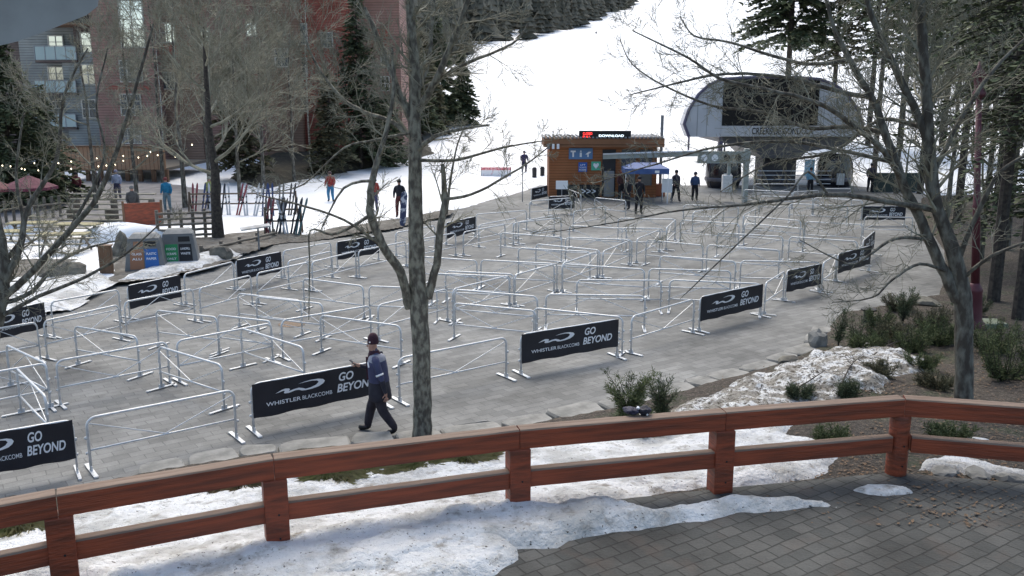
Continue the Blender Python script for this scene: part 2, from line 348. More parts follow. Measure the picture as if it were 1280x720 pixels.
snowf('snow',[(1053,613),(1080,605),(1110,606),(1130,610),(1150,617),(1110,622),(1085,620)],.06,edge=.12,jit=(3,.08),res=.03)
snowf('snow',[(1140,590),(1150,576),(1190,574),(1230,580),(1275,590),(1300,600),(1240,597),(1190,592)],.10,edge=.15,jit=(3,.2),res=.04)
snowf('snow',[(1175,552),(1200,545),(1245,550),(1240,558),(1200,560)],.05,edge=.15,jit=(3,.12),res=.04)
o=snowf('snow_mound',[(700,545),(800,520),(848,500),(905,482),(960,462),(1010,446),(1060,434),(1090,434),(1140,447),(1160,460),(1120,478),(1060,500),(1010,515),(900,540)],.15,snow_grit,edge=.6,jit=(1.7,1.2),res=.045,rough=.95)
# left side: snow edge beside the plaza, soil beds, terrace
LPX=[(-300,470),(-60,412),(40,392),(120,368),(150,352),(215,345),(262,333),(300,322),(345,304),(400,296),(470,287),(560,266),(600,256),(645,243),(684,230),(700,222),(860,222),(960,222),(1140,240),(1160,247)]
LE=[tuple(P(a,b,0)[:2]) for a,b in LPX]
LPOLY=LE+[(45,60),(60,75),(-120,75),(-120,20)]
def zleft(X,Y): return np.maximum(.14+(fbm(X,Y,.6,4)-.4)*.25+np.clip((Y-56)/14,0,1)*.15, hillz(X,Y)+.03)
field('snow_bank',LPOLY,lambda X,Y,d,e,l:l+(zleft(X,Y)-l)*sst(d/e),.3,snow_clean,edge=.6,jitter=(.8,.6),low=-.08)
def overlay(name,px,mat,lift=.04,edge=.4,res=.15,jit=(1,.5),z=.15):
    poly=PX(px,z); return field(name,poly,lambda X,Y,d,e,l:zleft(X,Y)-.05+(lift+.05)*sst(d/e),res,mat,edge=edge,jitter=jit)
overlay('soil_bed',[(135,352),(215,344),(262,334),(345,300),(385,292),(330,286),(262,296),(200,300),(120,318)],soil)
overlay('courtyard_ground',[(-80,300),(120,285),(270,278),(280,240),(200,228),(-80,232)],M('courtyard_paving',(.16,.155,.16),.8,0,(.26,.25,.25),1,6,.3,10),.06)
overlay('soil_bed',[(-60,410),(20,396),(60,345),(110,322),(-60,330)],soil)
overlay('snow_patch',[(-40,400),(30,390),(80,384),(140,352),(128,336),(60,345),(0,350)],snow_dirty,.12)
overlay('snow_patch',[(205,345),(250,336),(300,318),(280,312),(240,322),(170,342),(150,350)],snow_dirty,.12,edge=.2,jit=(1,.3))
overlay('soil_bed',[(395,297),(480,285),(560,268),(560,262),(480,276),(400,288),(350,300)],soil,.05,edge=.2)
overlay('brush_bank',[(330,238),(400,222),(470,213),(545,203),(530,190),(440,200),(330,205),(280,225)],Mlayer('brush_soil',[((.05,.045,.035),1,0,1),((.11,.10,.07),3,.5,.7)],bump=1,bscale=4),.6,edge=1.5)
# forest mass far up the left of the slope
def forest(name,spots,mat,seed=1):
    rs=random.Random(seed); m=MB()
    for x,y,z,h in spots:
        for t in range(9):
            f=t/9; r=h*.2*(1-f)+.25; zz=z+h*(.08+.88*f); k=9; ph=rs.random()*6
            vs=[(x,y,zz+h*.17)]+[(x+math.cos(ph+6.283*j/k)*r*rs.uniform(.35,1.35),y+math.sin(ph+6.283*j/k)*r*rs.uniform(.35,1.3),zz-h*.03*rs.random()) for j in range(k)]
            m.add(vs,[(0,1+j,1+(j+1)%k) for j in range(k)])
    return m.build(name,mat)
rs=random.Random(5); sp=[]
while len(sp)<1150:
    y=rs.uniform(150,720); edge=np.interp(y,[150,250,300,350,700],[-22,-17,-13,12,92]); x=edge-rs.random()**1.6*(120+y*.35)
    sp.append((x,y,float(hillz(np.array([x]),np.array([y]))[0])-.5,rs.uniform(13,24)))
for i in range(200):
    y=rs.uniform(110,420); x=np.interp(y,[110,420],[80,260])+rs.random()**1.3*120
    sp.append((x,y,float(hillz(np.array([x]),np.array([y]))[0])-.5,rs.uniform(13,24)))
forest_m=M('forest_far',(.065,.064,.05),.9,0,(.16,.15,.12),.12,6,0,spec=.1)
tag(forest('forest',sp,forest_m),'dark conifer forest along the edges of the ski slope','forest',kind='stuff')
# ------------------------------------------------------------------ crowd barriers
LB=2.4; HB=.9
def frame_mb():
    m=MB(); a=LB/2-.03; r=.14; pts=[(-a,0,.02),(-a,0,HB-r)]
    for i in range(1,6): q=math.pi/2*i/6; pts.append((-a+r-r*math.cos(q),0,HB-r+r*math.sin(q)))
    pts.append((-a+r,0,HB)); pts.append((0,0,HB-.002)); pts.append((a-r,0,HB))
    for i in range(1,6): q=math.pi/2*i/6; pts.append((a-r+r*math.sin(q),0,HB-r+r*math.cos(q)))
    pts+=[(a,0,HB-r),(a,0,.02)]
    m.tube(pts,.0235,8); m.tube([(-a+.018,0,.36),(a-.018,0,.36)],.018,8)
    for s in(-1,1):     # hook plates where two barriers link
        m.box(s*(a+.03)-.025,s*(a+.03)+.025,-.012,.012,.55,.60); m.box(s*(a+.03)-.025,s*(a+.03)+.025,-.012,.012,.30,.34)
    return m
def brace_mb(up):
    m=MB(); a=LB/2-.06
    z0,z1=(.375,HB-.03)
    if up: pts=[((-a,0,z0),(0,0,z1)),((0,0,z1),(a,0,z0))]
    else: pts=[((-a,0,z1-.06),(0,0,z0)),((0,0,z0),(a,0,z1-.06))]
    for p,q in pts: m.tube([p,q],.0095,6)
    return m
def foot_mb():
    m=MB(); m.box(-.035,.035,-.33,.33,.018,.028)
    m.box(-.03,.03,-.34,-.26,0,.018); m.box(-.03,.03,.26,.34,0,.018); m.box(-.012,.012,-.06,.06,.028,.10); return m
LOGO=[(582,579),(640,552),(668,545),(700,550),(712,560),(700,580),(745,568),(790,563),(825,575),(850,588),(900,582),(945,565),(970,540),(955,522),(910,514),(850,516),(785,523),(840,510),(900,503),(965,505),(1010,518),(1027,540),(1010,565),(970,588),(910,600),(850,604),(815,600),(790,586),(760,584),(700,598),(665,596),(655,588),(665,570),(650,565),(610,575)]
def logo_mesh(x0,x1,z0,z1,y,name,mat,parent):
    from mathutils.geometry import tessellate_polygon
    pts=[(x0+(a-582)/445*(x1-x0),y,z1-(b-503)/101*(z1-z0)) for a,b in LOGO]
    tr=tessellate_polygon([[Vector((p[0],p[2],0)) for p in pts]])
    m=MB(); m.add(pts,[tuple(t) for t in tr]); return fixn(m.build(name,mat,parent))
def banner(parent,mirror=1,ph=0.,amp=.006,tilt=0.):
    m=MB(); nx,nz=24,6; vs=[]
    for s in (0,1):
        for j in range(nz+1):
            for i in range(nx+1):
                x=-1.17+2.34*i/nx; z=.265+.65*j/nz; z+=(-.012*abs(math.sin(i*math.pi/nx*4+ph)) if j==nz else .010*math.sin(i*.8+ph) if j==0 else 0)
                y=-.036+amp*math.sin(i*.9+ph+j*.7)*(.4+abs(j/nz-.5))+(.004 if s else 0); vs.append((x,y,z))
    o2=(nx+1)*(nz+1); fs=[]
    for j in range(nz):
        for i in range(nx):
            a=j*(nx+1)+i; fs.append((a,a+1,a+nx+2,a+nx+1)); fs.append((a+o2,a+nx+1+o2,a+nx+2+o2,a+1+o2))
    m.add(vs,fs); b=m.build('banner',banner_m,parent)
    y=-.0415-amp
    logo_mesh(-.80,.06,.62,.80,y,'emblem',white_ink,b)
    text_mesh('WHISTLER',-.96,-.37,.45,.525,y,'lettering',white_ink,b,bold=.014)
    text_mesh('BLACKCOMB',-.345,.18,.45,.525,y,'lettering',white_ink,b,bold=.004)
    text_mesh('GO',.31,.58,.665,.83,y,'lettering',white_ink,b,.2,.024)
    text_mesh('BEYOND',.27,1.0,.45,.615,y,'lettering',white_ink,b,.2,.024)
    return b
def proto(kind):
    r=empty('crowd_barrier')
    frame_mb().build('frame',steel,r,True); brace_mb(kind!='v').build('brace',steel,r)
    for s in(-1,1): foot_mb().build('foot',steel,r,loc=(s*(LB/2-.03),0,0))
    if kind[0]=='n': k=int(kind[1:] or 0); banner(r,1,k*1.9,(.005,.011,.008)[k])
    return r
PR={k:proto(k) for k in ('o','v','n','n1','n2')}; used_p={}; NB_=[-1]
def place(r,kind,label,group,i=0):
    x1,y1,x2,y2=r[:4]; a=P(x1,y1,HB); b=P(x2,y2,HB); c=(a+b)/2; d=b-a; Lr=math.hypot(d[0],d[1]); s=min(1.12,max(.6,Lr/LB))
    if kind!='n' and kind=='o' and i%2: kind='v'
    if kind=='n': NB_[0]+=1; kind=('n','n1','n2')[NB_[0]%3]
    if kind not in used_p: o=PR[kind]; used_p[kind]=1
    else: o=copy_tree(PR[kind])
    o.location=(c[0],c[1],.004); o.rotation_euler=(0,0,math.atan2(d[1],d[0])); o.scale=(s,1,1)
    tag(o,label,'crowd barrier',group); return o
A=[(-75,553,92,525,'n'),(105,524,294,487,'o'),(303,483,488,449,'n'),(493,449,637,421,'o'),(641,420,781,398,'n'),(786,397,871,373,'o'),(874,372,954,355,'n'),(957,354,981,339,'o'),(983,339,1027,330,'n'),(1029,329,1046,318,'o'),(1047,318,1089,307,'n'),(1073,306,1098,285,'n')]
B=[(-30,397,55,378,'n'),(62,378,149,362,'o'),(158,358,225,344,'n'),(229,343,292,327,'o'),(294,326,351,315,'n'),(353,314,414,303,'o'),(420,303,473,295,'n'),(494,291,544,282,'o'),(557,279,594,271,'n'),(593,268,660,263,'o'),(686,246,718,245,'n'),(664,236,684,232,'n')]
C=[(-60,420,47,403,'o'),(53,402,149,381,'o'),(154,378,242,361,'o'),(248,361,314,344,'o'),(320,342,386,328,'o'),(389,328,445,314,'o'),(447,314,508,302,'o'),(510,302,570,291,'o'),(575,291,635,280,'o'),(640,279,703,272,'o'),(697,268,774,255,'o'),(657,252,719,247,'o'),(359,327,415,314,'o'),(595,282,648,272,'o')]
E=[(-90,480,59,454,'o'),(68,452,210,427,'o'),(219,427,340,404,'o'),(350,401,464,382,'o'),(471,382,560,361,'o'),(565,362,638,344,'o'),(643,344,697,329,'o'),(702,330,748,314,'o'),(752,315,789,300,'o'),(793,300,828,286,'o'),(833,285,845,274,'o'),(861,266,910,258,'o'),(929,269,945,261,'o')]
G=[(7,431,58,455),(20,460,57,496),(92,408,172,421),(197,433,278,457),(194,388,272,397),(271,394,339,402),(300,410,380,435),(399,394,502,408),(296,367,377,376),(319,371,404,380),(378,348,455,358),(460,358,547,361),(528,321,597,326),(600,325,694,330),(556,339,643,343),(538,342,638,346),(567,362,673,371),(566,379,671,389),(666,385,780,397),(681,368,808,370),(720,350,828,351),(836,350,953,355),(702,330,807,337),(810,336,915,339),(824,320,921,327),(925,326,1026,328),(807,300,880,307),(883,306,976,313),(896,291,980,296),(986,296,1073,302),(772,273,845,274),(850,275,925,280),(929,270,1002,276),(1006,277,1079,281),(930,279,1006,286),(711,282,784,286),(777,285,829,286),(706,297,791,300),(625,291,703,297),(669,305,751,313),(647,310,739,315),(854,256,924,258),(970,254,1078,258),(949,245,1017,247),(1017,247,1079,251)]

def rowlab(rows,where,grp):
    cn={'n':0,'o':0}
    for i,r in enumerate(rows):
        k=r[4]; cn[k]+=1
        if k=='n': lab=f"barrier with black lettered banner, {ORD[cn[k]]} banner from the left in the {where}"
        else: lab=f"bare silver barrier, {ORD[cn[k]]} bare one from the left in the {where}"
        place(r,k,lab,grp,i)
rowlab(A,'nearest row',"crowd barriers edging the near side of the queue")
rowlab(B,'row beside the snow',"crowd barriers edging the snow side of the queue")
for i,r in enumerate(C[:12]): place(r,'o',f"bare silver barrier, {ORD[i+1]} from the left in the row inside the snow-side row","crowd barriers inside the queue",i)
place(C[12],'o','short bare silver barrier wedged behind the inner row by the second far banner',"crowd barriers inside the queue",0)
place(C[13],'o','bare silver barrier standing behind the inner row right of the main tree',"crowd barriers inside the queue",1)
for i,r in enumerate(E): place(r,'o',f"bare silver barrier, {ORD[i+1]} from the left in the long row dividing the queue","crowd barriers inside the queue",i)
ex=[((r[0]+r[2])/2,(r[1]+r[3])/2) for r in E]; near=[];far=[]
for r in G:
    cx,cy=(r[0]+r[2])/2,(r[1]+r[3])/2; ye=np.interp(cx,[p[0] for p in ex],[p[1] for p in ex]); (near if cy>ye else far).append(r)
for nm,l in(('in front of',near),('behind',far)):
    l.sort(key=lambda r:-(r[1]+r[3]))
    for i,r in enumerate(l): place(r,'o',f"silver barrier across a lane, {ORD[i+1]} nearest of those {nm} the dividing row","barriers across the queue lanes",i)
for i,(r,l) in enumerate([((702,233,737,247),'bare silver barrier slanting out from the wooden hut’s left end'),((743,247,783,251),'bare silver barrier in front of the wooden hut by the grey box'),((929,237,991,240),'bare silver barrier under the station’s left side behind the grey post'),((940,230,1000,230),'bare silver barrier hard against the station base'),((991,240,1024,238),'short silver barrier in front of the station column'),((1030,236,1066,236),'bare silver barrier below the right hand cabin'),((1080,271,1142,272),'bare silver barrier in front of the farthest right banner'),((640,279,700,268),'bare silver barrier angled towards the hut corner')]):
    place(r,'o',l.replace('’',"'"),'loose barriers near the lift',i)
place((1078,258,1133,258),'n','crowd barrier with black banner facing out at the far right end of the queue','crowd barriers edging the near side of the queue')
# ------------------------------------------------------------------ timber railing in the foreground
rail=thing('timber_railing','red brown stained timber railing with grey top running across the near terrace','railing',(RAIL[3][0],RAIL[3][1],DECK))
W2=rail.location.copy(); O=Vector((RAIL[3][0],RAIL[3][1],DECK))
def loc2(p,z): return Vector((p[0],p[1],z))-O
def railseg(p,q,zt,h,wd,name,gap=.004,inset=0):
    a=Vector((p[0],p[1],0));b=Vector((q[0],q[1],0)); d=(b-a).normalized(); n=Vector((-d.y,d.x,0)); L=(b-a).length
    m=MB(); m.mi=0; ns=14; rr=random.Random(int(p[0]*100)+int(zt*10)); x0=inset+gap; x1=L-inset-gap
    # cross section rounded, slightly irregular along its length
    sec=[(0,-h),(0,-.02),(.012,-.003),(.03,0),(wd-.03,0),(wd-.01,-.01),(wd,-.03),(wd,-h)]
    vs=[]
    for i in range(ns+1):
        x=x0+(x1-x0)*i/ns; wob=rr.uniform(-.002,.002)
        for (u,zz) in sec: vs.append((x,u+wob,zt-DECK+zz+rr.uniform(-.0015,.0015)))
    k=len(sec); fs=[];mi=[]
    for i in range(ns):
        for j in range(k):
            fs.append((i*k+j,(i+1)*k+j,(i+1)*k+(j+1)%k,i*k+(j+1)%k)); mi.append(1 if 1<=j<=5 else 0)
    fs.append(tuple(range(k))); mi.append(0); fs.append(tuple(ns*k+j for j in range(k))[::-1]); mi.append(0)
    m.add(vs,fs); m.m=mi; o=m.build(name,[stainX,grey_cap],rail); o.location=a-Vector((O.x,O.y,0)); o.rotation_euler=(0,0,math.atan2(d.y,d.x)); return o
for i in range(len(RAIL)-1):
    railseg(RAIL[i],RAIL[i+1],DECK+1.07,.24,.2,'top_rail'); railseg(RAIL[i],RAIL[i+1],DECK+.555,.215,.15,'lower_rail',inset=.12)
for i,(x,y) in enumerate(RAIL):
    d=Vector((RAIL[min(i+1,7)][0]-RAIL[max(i-1,0)][0],RAIL[min(i+1,7)][1]-RAIL[max(i-1,0)][1],0)).normalized(); n=Vector((-d.y,d.x,0))
    p=Vector((x,y,0))+n*.095-Vector((O.x,O.y,0))
    m=MB()
    if i==5: m.lathe([(.135,-.4),(.135,.3),(.128,.6),(.132,.828)],k=14)
    else: m.box(-.128,.128,-.13,.11,-.4,.828)
    o=m.build('post',stain,rail,i==5,loc=(p.x,p.y,0),rz=math.atan2(d.y,d.x)); bevel(o,.012)
    b=MB(); 
    for zz in(.16,.42): b.lathe([(.012,0),(.012,.006),(.006,.01)],k=8)
    m=MB()
    for zz in(.15,.43): m.tube([(0.02,-.128-.01*(i==5),zz),(0.02,-.138-.01*(i==5),zz)],.012,8)
    m.build('bolt',black_m,o)
# dark crumpled thing on the rail
def rock(name,loc,size,mat,seed=0,label=None,cat='rock',group=None,parent=None,flat=.6,sub=2,sharp=.35):
    import bmesh
    b=bmesh.new(); bmesh.ops.create_icosphere(b,subdivisions=sub,radius=1)
    for v in b.verts:
        n=mnoise.noise(v.co*1.3+Vector((seed*3.1,seed,0)))*sharp+mnoise.noise(v.co*3.1+Vector((seed,seed*2,5)))*sharp*.35
        v.co=v.co*(1+n)
        v.co=Vector((v.co.x*size[0],v.co.y*size[1],v.co.z*size[2]))
    me=bpy.data.meshes.new(name); b.to_mesh(me); b.free(); me.materials.append(mat)
    o=bpy.data.objects.new(name,me); COL.objects.link(o); o.location=[float(a) for a in loc]; o.rotation_euler[2]=seed*1.3
    if parent is not None: o.parent=parent
    if label: tag(o,label,cat,group)
    return o
g=P(798,521,DECK+1.07); gl=thing('glove','crumpled dark gloves with white specks lying on the railing in front of the bush','gloves',(g[0],g[1]+.08,DECK+1.075))
rock('palm',(-.08,0,.045),(.10,.07,.05),M('dark_cloth',(.012,.012,.03),.6,0,(.03,.03,.06),20,4,.5,60),2,parent=gl,sub=3)
rock('palm',(.08,0,.05),(.09,.07,.055),M('dark_cloth_two',(.012,.012,.02),.6,0,(.03,.03,.05),20,4,.5,60),5,parent=gl,sub=3)
rock('trim',(.0,-.03,.09),(.03,.02,.02),white_ink,1,parent=gl); rock('trim',(.11,-.05,.02),(.015,.015,.02),white_ink,3,parent=gl)
# flat kerb stones along the bed
kp=[Vector((x,y,0)) for x,y in KERB[2:]]; seg=[];tot=0
for i in range(len(kp)-1): seg.append((tot,kp[i],kp[i+1])); tot+=(kp[i+1]-kp[i]).length
def along(s):
    for t,a,b in reversed(seg):
        if s>=t: return a+(b-a).normalized()*(s-t),(b-a).normalized()
    return seg[0][1],(seg[0][2]-seg[0][1]).normalized()
rr=random.Random(4); s=.2; k=0
while s<tot-.4:
    L=rr.uniform(.6,1.25); p,d=along(s+L/2); k+=1; m=MB(); n=9; w=rr.uniform(.24,.36); hh=rr.uniform(.09,.12); n=12
    sg=lambda v:math.copysign(abs(v)**.45,v)
    out=[(sg(math.cos(6.283*(j+.5)/n))*L*.5*rr.uniform(.9,1.04),sg(math.sin(6.283*(j+.5)/n))*w*rr.uniform(.82,1.1)) for j in range(n)]
    vs=[(x*1.03,y*1.03,-.02) for x,y in out]+[(x,y,hh-.03+rr.uniform(-.01,.01)) for x,y in out]+[(x*.94,y*.92,hh+rr.uniform(-.012,.012)) for x,y in out]
    m.add(vs,[(j,(j+1)%n,(j+1)%n+n,j+n) for j in range(n)]+[(j+n,(j+1)%n+n,(j+1)%n+2*n,j+2*n) for j in range(n)]+[tuple(range(2*n,3*n))])
    o=m.build('kerb_stone',stone,loc=(p.x,p.y+.1,0),rz=math.atan2(d.y,d.x)+rr.uniform(-.08,.08)); tag(o,f'flat grey kerb stone, {ORD[min(k,39)]} from the left along the planting bed','kerb stone','flat kerb stones along the planting bed')
    s+=L+rr.uniform(0,.03)
for i,(px,py,sz,mt,lab) in enumerate([(1022,432,(.22,.2,.34),stone,'pale upright boulder at the plaza corner beside the dwarf pine'),(985,452,(.28,.2,.1),stone_d,'low dark boulder at the kerb left of the pale upright one'),(1155,380,(.5,.3,.18),stone_d,'low dark boulder at the plaza edge behind the shrubs'),(1180,592,(.2,.16,.08),stone,'rounded grey stone under the railing right of the round post'),(1222,596,(.22,.16,.09),stone,'rounded grey stone under the railing, middle of three'),(1262,602,(.2,.14,.09),stone,'rounded grey stone under the railing nearest the right edge'),(1060,470,(.2,.15,.1),stone_d,'small dark stone poking through the dirty snow mound')]):
    q=T(px,py); rock('boulder',(q[0],q[1],q[2]+sz[2]*.3),sz,mt,i+2,lab,'boulder')
for i,(px,py,sz,mt,lab) in enumerate([(276,323,(.45,.35,.35),stone_d,'mossy boulder beside the recycling bins, right of them'),(232,327,(.4,.3,.2),stone_d,'low boulder just right of the green-labelled bin'),(92,345,(.5,.4,.38),stone_d,'mossy boulder in the snow left of the wooden post'),(68,348,(.45,.4,.32),stone_d,'mossy boulder in the snow at the left, behind the bare tree'),(153,322,(.32,.3,.62),stone_d,'tall rounded boulder with snow behind, left of the bins')]):
    q=P(px,py,.15); rock('boulder',(q[0],q[1],.1+sz[2]*.5),sz,mt,i+12,lab,'boulder')
m=MB(); q=P(365,405); m.lathe([(.36,0),(.36,.006),(.34,.008)],k=24); tag(m.build('manhole_cover',M('rusty_iron',(.18,.12,.08),.7,.3,(.10,.08,.06),8,5,.5),loc=(q[0],q[1],.002)),'round rusty manhole cover in the paving among the left barriers','manhole cover')
# ------------------------------------------------------------------ vegetation
def rot_dir(d,ang,az):
    d=d.normalized(); a=d.orthogonal().normalized(); b=d.cross(a)
    return (d*math.cos(ang)+(a*math.cos(az)+b*math.sin(az))*math.sin(ang)).normalized()
def grow(m,p,d,L,r,depth,g,up=.12,nch=(4,6),ang=(.45,1.0),lr=(.42,.66),wig=.22,minr=.004):
    n=5 if depth>=2 else 4 if depth==1 else 3
    pts=[p.copy()]; c=p.copy(); dd=d.normalized(); rad=[r]
    for i in range(n):
        dd=(dd+Vector((g.gauss(0,wig),g.gauss(0,wig),g.gauss(0,wig)+up))*.5).normalized(); c=c+dd*(L/n); pts.append(c.copy()); rad.append(max(minr*.7,r*(1-(i+1)/n*.85)))
    m.tube(pts,rad,5 if r>.03 else 3,False)
    if depth<=0: return
    k=g.randint(*nch)
    for i in range(k):
        t=.22+.78*(i+g.random()*.8)/k; t=min(t,.99); q=t*n; a=int(q); f=q-a
        pp=pts[a].lerp(pts[a+1],f); base=(pts[a+1]-pts[a])
        nd=rot_dir(base,g.uniform(*ang),g.random()*6.283)
        grow(m,pp,nd,L*g.uniform(*lr)*(1.15-.5*t),max(minr,r*.5*(1.1-.5*t)),depth-1,g,up,nch,ang,lr,wig,minr)
def smooth(pts,rad,sub=4):
    P_=[Vector(p) for p in pts]; out=[];ro=[]
    for i in range(len(P_)-1):
        p0=P_[max(i-1,0)];p1=P_[i];p2=P_[i+1];p3=P_[min(i+2,len(P_)-1)]
        for k in range(sub):
            t=k/sub; out.append(.5*((2*p1)+(p2-p0)*t+(2*p0-5*p1+4*p2-p3)*t*t+(3*p1-p0-3*p2+p3)*t**3)); ro.append(rad[i]*(1-t)+rad[i+1]*t)
    out.append(P_[-1]); ro.append(rad[-1]); return out,ro
def limb(tm,cm,pts,rad,g,dens=3,L=(.6,1.4),depth=2,start=.25,up=.05,ang=(.5,1.2),nch=(4,7),k=7,wig=.25,bumpy=.03):
    pts,rad=smooth(pts,rad)
    if bumpy: pts=[pts[0]]+[p+Vector((g.gauss(0,1),g.gauss(0,1),g.gauss(0,1)))*min(.03,rad[i+1]*bumpy*4) for i,p in enumerate(pts[1:])]
    tm.tube(pts,rad,k,False)
    tot=sum((pts[i+1]-pts[i]).length for i in range(len(pts)-1)); s=0
    for i in range(len(pts)-1):
        l=(pts[i+1]-pts[i]).length; f=s/tot; s+=l
        if f<start: continue
        x=l*dens*1.5; c=int(x)+(g.random()<x-int(x))
        for _ in range(c):
            t=g.random(); p=pts[i].lerp(pts[i+1],t); d=rot_dir(pts[i+1]-pts[i],g.uniform(*ang),g.random()*6.283)
            grow(cm,p,d,g.uniform(*L)*(1.15-.6*f),max(.005,rad[i]*.35),depth,g,up,nch,(.4,.95),(.45,.7),wig)
def pxl(l,Y,z=None):  # pixels at depth Y + third value offset
    return [D(a,b,Y+(c[0] if c else 0)) for a,b,*c in l]
# main tree standing at the kerb
g=random.Random(11); b0=T(528,546); Y1=b0[1]; s=Y1/F
tr=thing('bare_tree','bare lichen-covered tree standing right of the walking person, its trunk rising past the top edge','tree',(b0[0],b0[1],b0[2]-.02)); O=Vector(b0)
tm=MB(); cm=MB()
def L1(pts,rpx,**k):
    q=[Vector(p)-Vector(tr.location) for p in pxl(pts,Y1)]; limb(tm,cm,q,[r*s for r in rpx],g,**k)
L1([(528,552),(528,520),(527,450),(524,385),(521,330),(519,260),(519,200),(518,150),(519,100),(515,50),(512,0),(509,-60)],[14,12.2,11.6,11.6,10.2,9,8.2,7.8,6.8,6,5,4],dens=6,start=.62,L=(.5,1.4),k=12,bumpy=.012)
L1([(512,385),(500,340,-.2),(478,305,-.4),(463,262,-.5),(468,215,-.5),(484,160,-.4),(492,110,-.4),(490,60,-.3)],[6,6,5.5,5,4,3,2.4,1.5],dens=2.6,start=.2,L=(.4,1.1))
L1([(535,372),(545,330,-.1),(552,280,-.2),(556,245,-.2),(553,205,-.2)],[6,5,4.6,4,2.2],dens=2.5,start=.3,L=(.4,1.0))
L1([(555,250,-.2),(590,243,-.3),(630,222,-.5),(665,200,-.6),(690,180,-.7)],[2.4,1.8,1.5,1,.6],dens=2.2,L=(.3,.8),start=.1,k=5)
L1([(558,268),(563,225),(572,180),(585,150)],[2,1.5,1,.5],dens=2,L=(.3,.7),k=4)
L1([(519,190),(545,170,-.3),(575,162,-.5),(612,156,-.7)],[3.5,2.8,2,1],dens=5,L=(.3,.8),start=.15,k=5)
L1([(519,200),(570,200,-.3),(630,184,-.5),(680,176,-.7)],[2.4,1.8,1.3,.6],dens=3,L=(.3,.8),k=4)
L1([(517,175),(490,152,.3),(455,140,.5),(425,120,.7),(395,80,.9),(375,30,1)],[3.5,3,2.6,2.2,1.8,1],dens=3.2,L=(.4,1.0),start=.1,k=5)
L1([(470,225,-.5),(430,235,-.8),(400,290,-1)],[2,1.5,.7],dens=3,L=(.3,.7),k=4)
L1([(463,268,-.5),(440,283,-.7),(415,293,-.9),(388,288,-1),(387,330,-1),(386,400,-1)],[2.2,2,1.6,1.1,.9,.5],dens=.6,L=(.2,.5),k=4,start=.5,depth=1)
L1([(478,308,-.4),(430,275,-.8),(370,255,-1.2),(320,243,-1.5)],[2,1.5,1.2,.5],dens=2,L=(.3,.6),k=4,depth=1)
L1([(516,155),(497,110),(478,60,.3),(455,10,.5)],[5,4.2,3.6,3],dens=4,L=(.5,1.2),k=6,start=.1)
L1([(520,140),(545,100,-.3),(566,50,-.5),(585,0,-.6),(600,-50,-.7)],[5,4.2,3.8,3,2],dens=5,L=(.5,1.3),k=6,start=.1)
L1([(519,120),(535,80,.4),(540,30,.6),(545,-30,.8)],[4,3.4,3,2],dens=4,L=(.5,1.3),k=6,start=.1)
L1([(517,165),(470,175,-.4),(430,185,-.6),(380,230,-.8),(340,240,-1)],[2,1.6,1.2,.9,.5],dens=2.5,L=(.4,.8),k=4)
L1([(530,110),(580,80,-.4),(640,55,-.6),(660,30,-.6)],[2.6,2,1.4,.7],dens=2.6,L=(.3,.8),k=4)
tm.build('trunk',bark_l,tr,True); cm.build('branches',twig,tr)
# large leaning tree behind the railing on the right
g=random.Random(23); b0=T(1204,502); Y2=b0[1]; s=Y2/F
tr=thing('bare_tree','large forked bare tree behind the railing on the right, boughs reaching left over the station','tree',(b0[0],b0[1],b0[2]-.02)); tm=MB(); cm=MB()
L1_=L1
def L2(pts,rpx,**k):
    q=[Vector(p)-Vector(tr.location) for p in pxl(pts,Y2)]; limb(tm,cm,q,[r*s for r in rpx],g,**k)
L2([(1204,512),(1205,470),(1205,420),(1203,370),(1190,310),(1172,260),(1163,200),(1158,120),(1153,50),(1150,-30)],[12.5,11.2,11,11.2,9,7.6,6.8,6.4,6,5],dens=4,start=.4,L=(.6,1.5),k=12,bumpy=.012)
L2([(1197,375),(1175,330),(1152,277),(1127,225),(1107,167),(1090,122),(1062,75),(1043,36),(1030,-10)],[8,7,6.3,5.6,4.8,4.1,3.3,2.4,1.8],dens=3.2,start=.15,L=(.5,1.3),k=9)
L2([(1163,240),(1160,180),(1142,132),(1112,72),(1090,20),(1075,-30)],[5.6,5.4,5,4.4,3.7,2.8],dens=3.4,start=.1,L=(.5,1.3),k=8)
L2([(1127,225),(1112,200,-.3),(1095,180,-.5),(1060,152,-.7),(1020,128,-.9),(960,112,-1.1),(900,98,-1.3),(860,72,-1.4),(790,38,-1.5)],[4,3.6,3.2,3,2.6,2.1,1.7,1.3,.6],dens=3.4,L=(.4,1.1),k=6,start=.08)
L2([(1107,167),(1060,158,.3),(1010,160,.5),(950,140,.7),(890,132,.9),(830,107,1),(790,80,1.1),(775,48,1.2)],[3.4,3,2.6,2.2,1.8,1.4,.9,.5],dens=3.4,L=(.4,1.1),k=6,start=.08)
L2([(1090,122),(1040,112),(990,98,-.4),(930,92,-.6),(885,95,-.8),(830,108,-1),(785,119,-1.2)],[3.4,3,2.4,2,1.6,1.1,.5],dens=3.4,L=(.4,1.1),k=6,start=.08)
L2([(1062,75),(1010,80,.3),(960,68,.5),(910,52,.6),(868,45,.7),(850,20,.8)],[3,2.4,2,1.5,1.2,.6],dens=3,L=(.4,1.0),k=5,start=.08)
L2([(1165,262),(1100,250,-.5),(1040,243,-.9),(980,249,-1.2),(930,256,-1.5),(850,263,-1.8),(770,278,-2),(690,290,-2.2)],[3.8,3.2,2.6,2.1,1.6,1.1,.8,.4],dens=2.8,L=(.5,1.2),k=7,start=.08,up=-.02)
L2([(1035,243,-.9),(1010,215,-1),(985,245,-1.2),(948,280,-1.4),(877,348,-1.7),(850,374,-1.8)],[1.6,1.5,1.5,1.3,1,.5],dens=.8,L=(.3,.6),k=4,depth=1)
